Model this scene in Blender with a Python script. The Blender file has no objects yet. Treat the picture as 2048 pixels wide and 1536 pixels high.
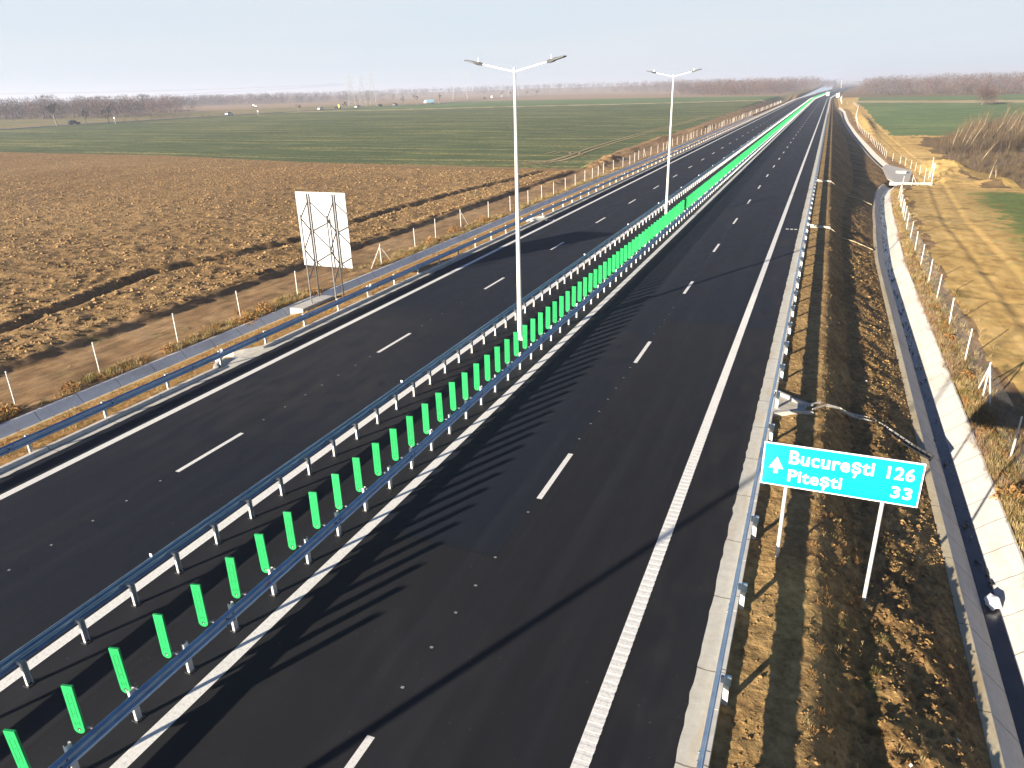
import bpy, math, random
import numpy as np
from mathutils import Vector, Matrix
random.seed(7)
rng = np.random.default_rng(7)
scene = bpy.context.scene
COL = scene.collection
R = math.radians

# ------------------------------------------------------------------ materials
def srgb(r, g, b):
    return tuple(((c / 255) / 12.92 if c / 255 <= .04045 else ((c / 255 + .055) / 1.055) ** 2.4) for c in (r, g, b))

class NT:
    def __init__(self, name):
        self.m = bpy.data.materials.new(name); self.m.use_nodes = True
        self.t = self.m.node_tree; self.n = self.t.nodes
        self.b = self.n['Principled BSDF']
        self.co = self.n.new('ShaderNodeTexCoord').outputs['Object']
    def link(self, a, b): self.t.links.new(a, b)
    def setin(self, sock, v):
        if isinstance(v, bpy.types.NodeSocket): self.link(v, sock)
        else:
            if sock.type == 'RGBA' and len(v) == 3: v = (*v, 1)
            sock.default_value = v
    def noise(self, scale, detail=4, rough=.6, vec=None, stretch=None, dist=0):
        v = vec or self.co
        if stretch:
            mp = self.n.new('ShaderNodeMapping'); self.link(v, mp.inputs[0]); mp.inputs['Scale'].default_value = stretch; v = mp.outputs[0]
        t = self.n.new('ShaderNodeTexNoise'); self.link(v, t.inputs['Vector'])
        t.inputs['Scale'].default_value = scale; t.inputs['Detail'].default_value = detail
        t.inputs['Roughness'].default_value = rough; t.inputs['Distortion'].default_value = dist
        return t.outputs['Fac']
    def voro(self, scale, feature='F1'):
        t = self.n.new('ShaderNodeTexVoronoi'); self.link(self.co, t.inputs['Vector']); t.inputs['Scale'].default_value = scale
        t.feature = feature
        return t.outputs['Distance']
    def ramp(self, fac, stops):
        r = self.n.new('ShaderNodeValToRGB'); self.link(fac, r.inputs[0])
        e = r.color_ramp.elements
        while len(e) < len(stops): e.new(.5)
        for q, (p, c) in zip(e, stops):
            q.position = p; q.color = (*c, 1) if len(c) == 3 else c
        return r.outputs[0]
    def step(self, fac, a, b):
        m = self.n.new('ShaderNodeMapRange'); m.interpolation_type = 'SMOOTHSTEP'
        self.link(fac, m.inputs[0]); m.inputs[1].default_value = a; m.inputs[2].default_value = b
        return m.outputs[0]
    def math(self, op, a, b=0.):
        m = self.n.new('ShaderNodeMath'); m.operation = op
        self.setin(m.inputs[0], a); self.setin(m.inputs[1], b); return m.outputs[0]
    def mix(self, f, a, b, mode='MIX'):
        m = self.n.new('ShaderNodeMix'); m.data_type = 'RGBA'; m.blend_type = mode
        self.setin(m.inputs[0], f); self.setin(m.inputs[6], a); self.setin(m.inputs[7], b); return m.outputs[2]
    def xyz(self):
        s = self.n.new('ShaderNodeSeparateXYZ'); self.link(self.co, s.inputs[0]); return s.outputs
    def box(self, X, Y, x0, x1, y0, y1, soft=.04):
        a = self.step(X, x0 - soft, x0 + soft); b = self.math('SUBTRACT', 1., self.step(X, x1 - soft, x1 + soft))
        c = self.step(Y, y0 - soft, y0 + soft); d = self.math('SUBTRACT', 1., self.step(Y, y1 - soft, y1 + soft))
        return self.math('MULTIPLY', self.math('MULTIPLY', a, b), self.math('MULTIPLY', c, d))
    def bump(self, h, strength=.4, dist=.05):
        b = self.n.new('ShaderNodeBump'); self.link(h, b.inputs['Height'])
        b.inputs['Strength'].default_value = strength; b.inputs['Distance'].default_value = dist
        self.link(b.outputs[0], self.b.inputs['Normal'])
    def out(self, color=None, rough=None, metal=None, spec=None):
        if color is not None: self.setin(self.b.inputs['Base Color'], color)
        if rough is not None: self.setin(self.b.inputs['Roughness'], rough)
        if metal is not None: self.setin(self.b.inputs['Metallic'], metal)
        if spec is not None: self.b.inputs['Specular IOR Level'].default_value = spec
        return self.m

def simple(name, c0, c1, scale=8, rough=.6, metal=0., bump=0., bd=.01, detail=4, spec=.5, stretch=None):
    t = NT(name); f = t.noise(scale, detail, stretch=stretch)
    col = t.ramp(f, [(.3, c0), (.7, c1)])
    if bump: t.bump(f, bump, bd)
    return t.out(col, rough, metal, spec)

def dirt_mat(name, dark, mid, light, s1, s2, bump=.6, bd=.06, big=.15, green=None, gth=(.55, .7), gs=.4, stretch=None):
    t = NT(name)
    f = t.noise(s1, 8, .65, stretch=stretch); g = t.noise(s2, 6, .6); h = t.noise(big, 3, .5)
    mx = t.math('ADD', t.math('MULTIPLY', f, .45), t.math('ADD', t.math('MULTIPLY', g, .3), t.math('MULTIPLY', h, .25)))
    col = t.ramp(mx, [(.36, dark), (.5, mid), (.64, light)])
    if green:
        m = t.step(t.math('ADD', t.math('MULTIPLY', t.noise(gs, 5, .65), .75), t.math('MULTIPLY', t.noise(gs * 9, 5, .65), .25)), *gth)
        col = t.mix(m, col, t.ramp(g, [(.35, green), (.65, tuple(c * 1.6 for c in green))]))
    t.bump(t.math('ADD', f, t.math('MULTIPLY', g, .7)), bump, bd)
    return t.out(col, .95, 0., .15)

M = {}
def asphalt():
    t = NT('asphalt'); X, Y, _ = t.xyz()
    fine = t.noise(55, 3, .7); med = t.noise(1.7, 6, .65, stretch=(1, .35, 1)); big = t.noise(.16, 4, .55, stretch=(1, .5, 1))
    new = t.ramp(fine, [(.3, (.0034, .0048, .0098)), (.7, (.0088, .0125, .0235))])
    old = t.ramp(fine, [(.3, (.0056, .0058, .0074)), (.72, (.0150, .0153, .0190))])
    wob = t.math('MULTIPLY', t.math('SUBTRACT', t.noise(3, 3), .5), .1)
    Xw = t.math('ADD', X, wob); Yw = t.math('ADD', Y, wob)
    m1 = t.box(Xw, Yw, -10.4, -1, -200, 14.2); m2 = t.box(Xw, Yw, -6.5, -1, 14.1, 35.74)
    mo = t.math('MINIMUM', t.math('ADD', m1, m2), 1.)
    med_m = t.box(Xw, Yw, -14.1, -10.5, -200, 900)
    col = t.mix(t.math('MAXIMUM', t.math('MULTIPLY', mo, 1.), t.math('MULTIPLY', med_m, .9)), new, old)
    # dust films with their own outline, longitudinal
    dust = t.math('MULTIPLY', t.step(big, .5, .72), t.step(med, .35, .7))
    col = t.mix(t.math('MULTIPLY', dust, .7), col, (.026, .026, .028))
    sh = t.math('MULTIPLY', t.box(Xw, Yw, -2.4, -1.1, -200, 130, .45), t.step(med, .42, .72))
    col = t.mix(t.math('MULTIPLY', sh, .4), col, (.034, .031, .029))
    blob = t.math('MULTIPLY', t.box(X, Y, -22.5, -16.5, 19, 33, 2.2), t.step(med, .3, .62))
    col = t.mix(t.math('MULTIPLY', blob, .42), col, (.040, .036, .032))
    lane = t.noise(1.3, 5, .6, stretch=(1, .025, 1)); lane2 = t.noise(.5, 4, .6, stretch=(1, .06, 1))
    col = t.mix(t.math('MULTIPLY', t.step(lane, .46, .66), .34), col, (.020, .022, .029))
    col = t.mix(t.math('MULTIPLY', t.step(lane2, .52, .7), .4), col, (.0045, .005, .007))
    # seams
    s1 = t.box(Xw, Yw, -10.2, -6.5, 14.14, 14.24, .03); s2 = t.box(Xw, Yw, -6.6, -1.1, 35.70, 35.78, .03); s3 = t.box(Xw, Yw, -6.55, -6.5, 14.2, 35.7, .02)
    s4 = t.box(Xw, Y, -12.36, -12.24, -50, 60, .03)
    col = t.mix(t.math('MULTIPLY', t.math('ADD', s1, t.math('ADD', s2, s3)), .7), col, (.006, .006, .007))
    col = t.mix(t.math('MULTIPLY', s4, .5), col, (.007, .006, .006))
    speck = t.math('MULTIPLY', t.step(t.noise(9, 2, .5), .70, .73), t.step(med, .45, .6))
    col = t.mix(t.math('MULTIPLY', speck, .5), col, (.09, .09, .085))
    t.bump(fine, .35, .006)
    rough = t.ramp(t.math('ADD', t.math('MULTIPLY', med, .6), t.math('MULTIPLY', big, .4)), [(.35, (.68,) * 3), (.65, (.85,) * 3)])
    return t.out(col, rough, 0., .3)
M['asphalt'] = asphalt()

def paint():
    t = NT('white_road_paint'); f = t.noise(14, 5, .7); g = t.noise(.9, 4)
    col = t.ramp(f, [(.28, (.50, .49, .46)), (.5, (.74, .73, .70)), (.7, (.82, .81, .78))])
    col = t.mix(t.math('MULTIPLY', t.step(g, .5, .75), .2), col, (.45, .43, .40))
    t.bump(f, .3, .004); return t.out(col, .6)
M['paint'] = paint()
M['stud'] = simple('grey_premark_paint', (.16, .16, .16), (.34, .34, .33), 9, .7)

def concrete(name, c0, c1, stain, amt=.5, joints=None, sx=1):
    t = NT(name); X, Y, _ = t.xyz()
    f = t.noise(5, 7, .7); g = t.noise(.7, 5, .6, stretch=(3 * sx, .5, 1)); h = t.noise(40, 3)
    col = t.ramp(f, [(.3, c0), (.7, c1)])
    col = t.mix(t.math('MULTIPLY', t.step(g, .45, .72), amt), col, stain)
    if joints:
        fr = t.math('FRACT', t.math('ADD', t.math('DIVIDE', t.math('ADD', Y, t.math('MULTIPLY', t.noise(2.5, 2), .12)), joints), 50.))
        j = t.math('LESS_THAN', fr, .035 / joints)
        col = t.mix(t.math('MULTIPLY', j, .75), col, tuple(c * .25 for c in stain))
    t.bump(t.math('ADD', f, t.math('MULTIPLY', h, .3)), .3, .01)
    return t.out(col, .85, 0., .25)
M['gutter'] = concrete('gutter_concrete', (.44, .43, .39), (.58, .56, .51), (.42, .32, .18), .45, 2.43)
M['kerb'] = concrete('kerb_concrete', (.46, .45, .42), (.60, .58, .54), (.38, .31, .21), .3, 2.43)
M['ditch'] = concrete('ditch_concrete', (.50, .48, .44), (.62, .60, .55), (.30, .26, .20), .35, 1.5, 1)
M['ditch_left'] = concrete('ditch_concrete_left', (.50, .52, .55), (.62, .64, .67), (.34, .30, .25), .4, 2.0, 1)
M['lip'] = concrete('ditch_lip', (.40, .34, .23), (.52, .46, .33), (.30, .21, .10), .6, 3.0)
M['white_concrete'] = concrete('pale_concrete', (.38, .37, .34), (.50, .48, .45), (.42, .36, .26), .3)

def galv(name, c0, c1, rough, metal=.85, sc=3.):
    t = NT(name); f = t.noise(sc, 6, .65); g = t.noise(.8, 3, stretch=(1, .3, 1))
    col = t.ramp(t.math('ADD', t.math('MULTIPLY', f, .6), t.math('MULTIPLY', g, .4)), [(.35, c0), (.65, c1)])
    r = t.ramp(f, [(.3, (rough - .1,) * 3), (.7, (rough + .12,) * 3)])
    return t.out(col, r, metal)
M['galv'] = galv('sky_tinted_steel', (.27, .39, .53), (.42, .55, .70), .38)  # blue of the reflected sky is mixed into the steel base colour
M['galv_post'] = galv('galvanised_post', (.52, .53, .53), (.70, .70, .69), .55, .45)
M['pole'] = galv('painted_pole', (.62, .62, .61), (.74, .74, .73), .45, .2)
M['grey_metal'] = simple('dark_grey_metal', (.035, .038, .042), (.065, .07, .075), 12, .5, .4)
M['truss'] = galv('truss_steel', (.030, .033, .036), (.06, .064, .068), .6, .2)
M['truss2'] = galv('truss_front_post', (.10, .105, .11), (.18, .185, .19), .6, .2)
M['lens'] = simple('lamp_underside', (.20, .20, .20), (.30, .30, .30), 9, .3)
M['bolt'] = simple('bolt_steel', (.05, .05, .055), (.11, .11, .12), 30, .5, .6)
M['reflector_white'] = simple('white_reflector', (.75, .76, .78), (.85, .86, .88), 9, .2)
M['reflector_red'] = simple('red_reflector', (.55, .02, .05), (.75, .04, .10), 9, .25)

def green_plastic():
    t = NT('green_plastic'); f = t.noise(6, 4); oi = t.n.new('ShaderNodeObjectInfo').outputs['Random']
    col = t.ramp(f, [(.3, (.010, .27, .075)), (.7, (.016, .32, .095))])
    hs = t.n.new('ShaderNodeHueSaturation'); t.link(col, hs.inputs['Color'])
    t.link(t.math('ADD', .9, t.math('MULTIPLY', oi, .2)), hs.inputs['Value'])
    return t.out(hs.outputs[0], .38, 0., .5)
M['green'] = green_plastic()
M['green_dark'] = simple('slot_shade_green', (.001, .03, .01), (.002, .045, .015), 8, .6)  # dark green paints the shade of slots and holes onto the flat blade

M['sign_blue'] = simple('sign_blue_sheet', (.0, .25, .37), (.0, .275, .40), 1.2, .35)
M['sign_seam'] = simple('sign_sheet_seam', (.01, .22, .31), (.012, .24, .33), 3, .4)
M['sign_white'] = simple('sign_white_sheet', (.80, .81, .82), (.86, .87, .88), 4, .4)
M['board_white'] = simple('white_board_back', (.40, .40, .405), (.45, .45, .455), 1.5, .6)
M['ink_and_shadow'] = simple('grey_ink_and_shadow', (.16, .17, .17), (.30, .31, .31), 20, .7)  # grey shared by the show-through print and the painted truss shadows

M['soil_plough'] = dirt_mat('ploughed_soil', (.10, .060, .027), (.255, .16, .070), (.39, .26, .125), 2.3, .55, .9, .12, .03)
M['clod'] = dirt_mat('soil_clods', (.12, .073, .034), (.255, .16, .073), (.37, .25, .125), 3, 1., .7, .05, .1)
M['dirt_strip'] = dirt_mat('tracked_dirt', (.12, .068, .030), (.27, .165, .078), (.42, .28, .15), 2.2, .5, .7, .06, .12, green=(.10, .095, .03), gth=(.56, .68), stretch=(1, .25, 1))
M['slope'] = dirt_mat('embankment_soil', (.085, .048, .020), (.26, .158, .062), (.47, .305, .125), 5., 1.3, 1., .07, .25, green=(.07, .075, .02), gth=(.62, .72))
M['shoulder'] = dirt_mat('shoulder_soil', (.13, .075, .030), (.33, .21, .085), (.54, .36, .155), 5., 1.3, 1., .07, .25)
M['verge'] = dirt_mat('dry_verge', (.12, .065, .025), (.29, .165, .055), (.42, .27, .11), 6., 1.4, .9, .06, .3, green=(.08, .07, .02), gth=(.6, .75))
M['track'] = None
M['clay'] = dirt_mat('yellow_clay', (.24, .15, .05), (.42, .28, .09), (.55, .40, .16), 1.1, .4, .9, .2, .08)
M['scrub'] = dirt_mat('scrub_ground', (.10, .065, .032), (.19, .125, .06), (.28, .19, .09), 1.4, .4, .8, .1, .06, green=(.10, .09, .03), gth=(.55, .7), gs=.15)

def track_mat():
    t = NT('clay_track'); X, Y, _ = t.xyz()
    f = t.noise(1.2, 8, .65, stretch=(1, .4, 1)); g = t.noise(.35, 6, .6); h = t.noise(.06, 3)
    mx = t.math('ADD', t.math('MULTIPLY', f, .45), t.math('ADD', t.math('MULTIPLY', g, .3), t.math('MULTIPLY', h, .25)))
    col = t.ramp(mx, [(.36, (.30, .180, .058)), (.5, (.56, .365, .128)), (.64, (.70, .49, .20))])
    e = t.math('SUBTRACT', t.math('SUBTRACT', X, t.math('MULTIPLY', Y, .078)), 9.9)
    e = t.math('ADD', e, t.math('ADD', t.math('MULTIPLY', t.math('SUBTRACT', g, .5), 9.), t.math('MULTIPLY', t.math('SUBTRACT', f, .5), 8.)))
    yy = t.math('ADD', Y, t.math('MULTIPLY', t.math('SUBTRACT', g, .5), 16.))
    m = t.math('MULTIPLY', t.step(e, -.8, 2.4), t.math('SUBTRACT', 1., t.step(yy, 119, 125)))
    col = t.mix(t.math('MULTIPLY', m, .95), col, t.ramp(f, [(.3, (.075, .120, .030)), (.7, (.165, .235, .06))]))
    ol = t.math('MULTIPLY', t.step(t.noise(.3, 5, .65), .55, .68), .6); col = t.mix(ol, col, (.15, .125, .045))
    t.bump(t.math('ADD', f, t.math('MULTIPLY', g, .7)), .6, .06)
    return t.out(col, .95, 0., .15)
def crop(name, g0, g1, soil, sx=.35, patch=(.51, .62)):
    t = NT(name)
    f = t.noise(1.6, 7, .72); g = t.noise(.02, 4, .6); rows = t.noise(.06, 5, .7, stretch=(.20, 4, 1)); spot = t.noise(.16, 5, .7, stretch=(.6, 1.6, 1))
    m = t.math('ADD', t.math('MULTIPLY', f, .4), t.math('ADD', t.math('MULTIPLY', g, .2), t.math('MULTIPLY', spot, .4)))
    col = t.ramp(m, [(.38, tuple(c * .55 for c in g0)), (.5, g0), (.62, g1)])
    bare = t.math('MULTIPLY', t.step(rows, *patch), t.step(f, .42, .58))
    col = t.mix(t.math('MULTIPLY', bare, .85), col, soil)
    t.bump(f, .7, .12)
    return t.out(col, .95, 0., .15)
M['track'] = track_mat()
M['crop'] = crop('young_crop', (.086, .116, .045), (.160, .188, .078), (.46, .37, .14))
M['crop_far'] = crop('young_crop_far', (.12, .18, .065), (.21, .27, .105), (.42, .34, .15), patch=(.57, .68))
M['stubble'] = dirt_mat('stubble', (.28, .21, .11), (.40, .31, .17), (.48, .39, .23), .8, .1, .3, .05, .03)
M['drygrass'] = dirt_mat('dry_grass_field', (.15, .125, .055), (.24, .195, .09), (.32, .25, .12), .7, .12, .4, .1, .015, green=(.10, .115, .04), gth=(.5, .62), gs=.03)
M['tan_field'] = dirt_mat('tan_field', (.24, .16, .10), (.33, .225, .14), (.40, .28, .18), .5, .08, .3, .1, .008)
M['old_road'] = simple('old_road_asphalt', (.10, .10, .10), (.16, .155, .15), .5, .8)

M['bark'] = simple('grey_bark', (.10, .085, .07), (.19, .165, .14), 3, .9)
M['pale_bark'] = simple('pale_bark', (.21, .16, .105), (.32, .26, .18), 4, .85)
def twig(name, c0, c1, s=.6):
    t = NT(name); f = t.noise(s, 4, .7)
    m = t.out(t.ramp(f, [(.3, c0), (.7, c1)]), .9, 0., .1)
    return m
M['twig_grey'] = twig('twigs_grey', (.048, .045, .052), (.098, .090, .098), .15)
M['twig_rust'] = twig('twigs_rust', (.072, .046, .042), (.128, .083, .072), .15)
M['twig_brown'] = twig('twigs_brown', (.060, .046, .038), (.115, .088, .068), .15)
M['thicket'] = twig('thicket_twigs', (.085, .060, .034), (.17, .125, .070), .5)
M['dry_leaf'] = twig('dry_weed', (.17, .085, .03), (.36, .20, .07), 2.)
M['straw'] = twig('straw_blades', (.26, .19, .09), (.44, .34, .17), 2.)
M['weed_green'] = twig('weed_green', (.10, .085, .025), (.19, .16, .05), 2.)
M['reed_red'] = twig('reddish_stems', (.20, .13, .09), (.34, .23, .17), 2.)

M['wire'] = simple('wire_steel', (.25, .25, .25), (.38, .38, .37), 9, .5, .5)
M['fence_post'] = simple('pale_fence_post', (.55, .53, .49), (.70, .68, .64), 5, .7)
M['pylon'] = simple('pylon_steel', (.27, .30, .29), (.36, .39, .37), .5, .6, .2)
M['water'] = simple('dark_ditch_water', (.026, .028, .036), (.050, .052, .062), 1.2, .25)
M['plastic_pipe'] = simple('black_pipe', (.012, .012, .013), (.03, .03, .032), 12, .4)
M['bag'] = simple('white_plastic_bag', (.70, .71, .74), (.82, .83, .86), 6, .4)
M['rubber'] = simple('tyre_rubber', (.015, .015, .015), (.03, .03, .03), 10, .8)
M['glass'] = simple('dark_glass', (.02, .025, .03), (.04, .045, .05), 3, .1)
def carpaint(n, c): M[n] = simple(n, tuple(x * .9 for x in c), c, 4, .3, 0.)
for n, c in dict(paint_navy=(.012, .018, .03), paint_silver=(.55, .57, .60), paint_white=(.78, .78, .78), paint_black=(.02, .02, .022),
                 paint_teal=(.20, .36, .46), paint_cream=(.50, .46, .40), paint_grey=(.18, .18, .19), paint_yellow=(.75, .62, .02), paint_red=(.45, .04, .03)).items():
    carpaint(n, c)

# ------------------------------------------------------------------ mesh helpers
class MB:
    """collects shapes for ONE mesh object"""
    def __init__(s): s.v = []; s.f = []; s.mi = []; s.k = 0
    def add(s, verts, faces, mi=0):
        n = len(s.v); s.v += [tuple(map(float, q)) for q in verts]
        s.f += [tuple(i + n for i in f) for f in faces]; s.mi += [mi] * len(faces)
    def box(s, c, d, mi=0, rz=0., ry=0.):
        x, y, z = d[0] / 2, d[1] / 2, d[2] / 2
        vs = [Vector((a * x, b * y, e * z)) for a in (-1, 1) for b in (-1, 1) for e in (-1, 1)]
        m = Matrix.Rotation(rz, 3, 'Z') @ Matrix.Rotation(ry, 3, 'Y')
        vs = [m @ q + Vector(c) for q in vs]
        s.add(vs, [(0, 1, 3, 2), (4, 6, 7, 5), (0, 4, 5, 1), (2, 3, 7, 6), (0, 2, 6, 4), (1, 5, 7, 3)], mi)
    def tube(s, p0, p1, r0, r1=None, n=6, mi=0, caps=True):
        r1 = r0 if r1 is None else r1
        a, b = Vector(p0), Vector(p1); d = (b - a)
        if d.length < 1e-6: return
        d.normalize(); u = d.orthogonal().normalized(); w = d.cross(u)
        vs = [a + (u * math.cos(t) + w * math.sin(t)) * r0 for t in [2 * math.pi * i / n for i in range(n)]]
        vs += [b + (u * math.cos(t) + w * math.sin(t)) * r1 for t in [2 * math.pi * i / n for i in range(n)]]
        fs = [(i, (i + 1) % n, n + (i + 1) % n, n + i) for i in range(n)]
        if caps: fs += [tuple(range(n - 1, -1, -1)), tuple(range(n, 2 * n))]
        s.add(vs, fs, mi)
    def path(s, pts, r, n=6, mi=0):
        for a, b in zip(pts[:-1], pts[1:]): s.tube(a, b, r, r, n, mi)
    def sweep(s, prof, pts, mi=0, closed=False):
        """profile (lateral,z) swept along (x,y,z) path with lateral = normal to path in plan"""
        P = [Vector(q) for q in pts]; k = len(prof); vs = []
        for i, q in enumerate(P):
            d = (P[min(i + 1, len(P) - 1)] - P[max(i - 1, 0)]); d.z = 0; d.normalize(); nx, ny = d.y, -d.x
            for u, z in prof: vs.append((q.x + nx * u, q.y + ny * u, q.z + z))
        fs = []
        for i in range(len(P) - 1):
            for j in range(k if closed else k - 1):
                a, b = i * k + j, i * k + (j + 1) % k
                fs.append((a, b, b + k, a + k))
        if closed: fs += [tuple(range(k - 1, -1, -1)), tuple(range((len(P) - 1) * k, len(P) * k))]
        s.add(vs, fs, mi)
    def prism(s, outline, y0, y1, mi=0):
        """outline in (x,z) extruded along y"""
        n = len(outline)
        vs = [(x, y0, z) for x, z in outline] + [(x, y1, z) for x, z in outline]
        fs = [(i, (i + 1) % n, n + (i + 1) % n, n + i) for i in range(n)] + [tuple(range(n - 1, -1, -1)), tuple(range(n, 2 * n))]
        s.add(vs, fs, mi)
    def build(s, name, mats, parent=None, loc=(0, 0, 0), rot=(0, 0, 0), smooth=False, bevel=0):
        me = bpy.data.meshes.new(name); me.from_pydata(s.v, [], s.f); me.validate()
        mats = mats if isinstance(mats, (list, tuple)) else [mats]
        for m in mats: me.materials.append(m)
        if len(mats) > 1 and len(me.polygons) == len(s.mi): me.polygons.foreach_set('material_index', s.mi)
        if smooth: me.polygons.foreach_set('use_smooth', [True] * len(me.polygons))
        me.update()
        o = bpy.data.objects.new(name, me); COL.objects.link(o); o.location = loc; o.rotation_euler = rot
        if parent: o.parent = parent
        if bevel:
            b = o.modifiers.new('bevel', 'BEVEL'); b.width = bevel; b.segments = 2; b.limit_method = 'ANGLE'; b.angle_limit = R(40)
        return o

def np_mesh(name, V, F, mats, mi=None, smooth=False, parent=None):
    V = np.asarray(V, np.float32); F = np.asarray(F, np.int32); k = F.shape[1]
    me = bpy.data.meshes.new(name)
    me.vertices.add(len(V)); me.vertices.foreach_set('co', V.ravel())
    me.loops.add(F.size); me.loops.foreach_set('vertex_index', F.ravel())
    me.polygons.add(len(F)); me.polygons.foreach_set('loop_start', np.arange(0, F.size, k, dtype=np.int32))
    try: me.polygons.foreach_set('loop_total', np.full(len(F), k, np.int32))
    except Exception: pass
    for m in (mats if isinstance(mats, (list, tuple)) else [mats]): me.materials.append(m)
    if mi is not None: me.polygons.foreach_set('material_index', np.asarray(mi, np.int32))
    me.polygons.foreach_set('use_smooth', np.full(len(F), smooth, bool))
    me.update(calc_edges=True)
    o = bpy.data.objects.new(name, me); COL.objects.link(o)
    if parent: o.parent = parent
    return o

def tag(o, label=None, cat=None, group=None, kind=None):
    if label: o['label'] = label
    if cat: o['category'] = cat
    if group: o['group'] = group
    if kind: o['kind'] = kind
    return o
def thing(name, label, cat, loc=(0, 0, 0), rz=0., group=None):
    o = bpy.data.objects.new(name, None); COL.objects.link(o); o.location = loc; o.rotation_euler = (0, 0, rz); o.empty_display_size = .2
    return tag(o, label, cat, group)
def dup(root, loc, rz=None, label=None, scale=None):
    r = root.copy(); COL.objects.link(r); r.location = loc
    if rz is not None: r.rotation_euler = (0, 0, rz)
    if scale is not None: r.scale = (scale,) * 3
    if label: r['label'] = label
    for ch in list(root.children):
        c = ch.copy(); COL.objects.link(c); c.parent = r
        for g in list(ch.children):
            d = g.copy(); COL.objects.link(d); d.parent = c
    return r

# ------------------------------------------------------------------ numpy noise
_T = np.random.default_rng(3).random((256, 256)).astype(np.float32)
def vnoise(x, y):
    xi = np.floor(x).astype(int); yi = np.floor(y).astype(int); fx = x - xi; fy = y - yi
    fx = fx * fx * (3 - 2 * fx); fy = fy * fy * (3 - 2 * fy)
    a = _T[xi & 255, yi & 255]; b = _T[(xi + 1) & 255, yi & 255]; c = _T[xi & 255, (yi + 1) & 255]; d = _T[(xi + 1) & 255, (yi + 1) & 255]
    return (a * (1 - fx) + b * fx) * (1 - fy) + (c * (1 - fx) + d * fx) * fy
def fbm(x, y, o=4, g=.55):
    s = 0; a = 1; t = 0
    for i in range(o):
        s = s + a * (vnoise(x * 2 ** i + 17.3 * i, y * 2 ** i + 5.1 * i) - .5); t += a; a *= g
    return s / t
def sm(a, b, v): t = np.clip((v - a) / (b - a), 0, 1); return t * t * (3 - 2 * t)

# ------------------------------------------------------------------ the lie of the land (x across the motorway, y along it, road surface z = 0)
CY = [-200, 600, 800, 1080, 1600, 2000, 2600]; CX = [0, 0, 5, 13, 34, 62, 118]
def cx(y): return np.interp(y, CY, CX)
GY = [-60, 62, 80, 95, 110, 125, 150, 190, 225, 255, 300, 345, 390, 475, 700, 3000]
GZ = [-1.8, -1.8, -2.08, -2.7, -3.4, -4.0, -4.4, -4.4, -3.9, -3.1, -2.5, -2.0, -1.1, -.5, -.3, 0]
def G(y): return np.interp(y, GY, GZ)
DY = [-60, 62, 72, 90, 105, 118, 128, 136, 150, 170, 216, 251, 302, 376, 421, 440, 480]
DX = [5.71, 5.71, 6.05, 6.8, 7.6, 8.4, 9.6, 11.3, 12, 10.9, 9.0, 7.2, 5.9, 5.5, 3.5, 3.0, 3.0]
def dc(y): return np.interp(y, DY, DX)
def hill(x, y):
    r = np.hypot(x, y); az = np.degrees(np.arctan2(x, np.maximum(y, 1)))
    return np.interp(az, [-60, -45, -30, -20, -8, 12, 40], [1, 4, 9, 13, 13, 11, 11]) * sm(1500, 2600, r)
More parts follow.
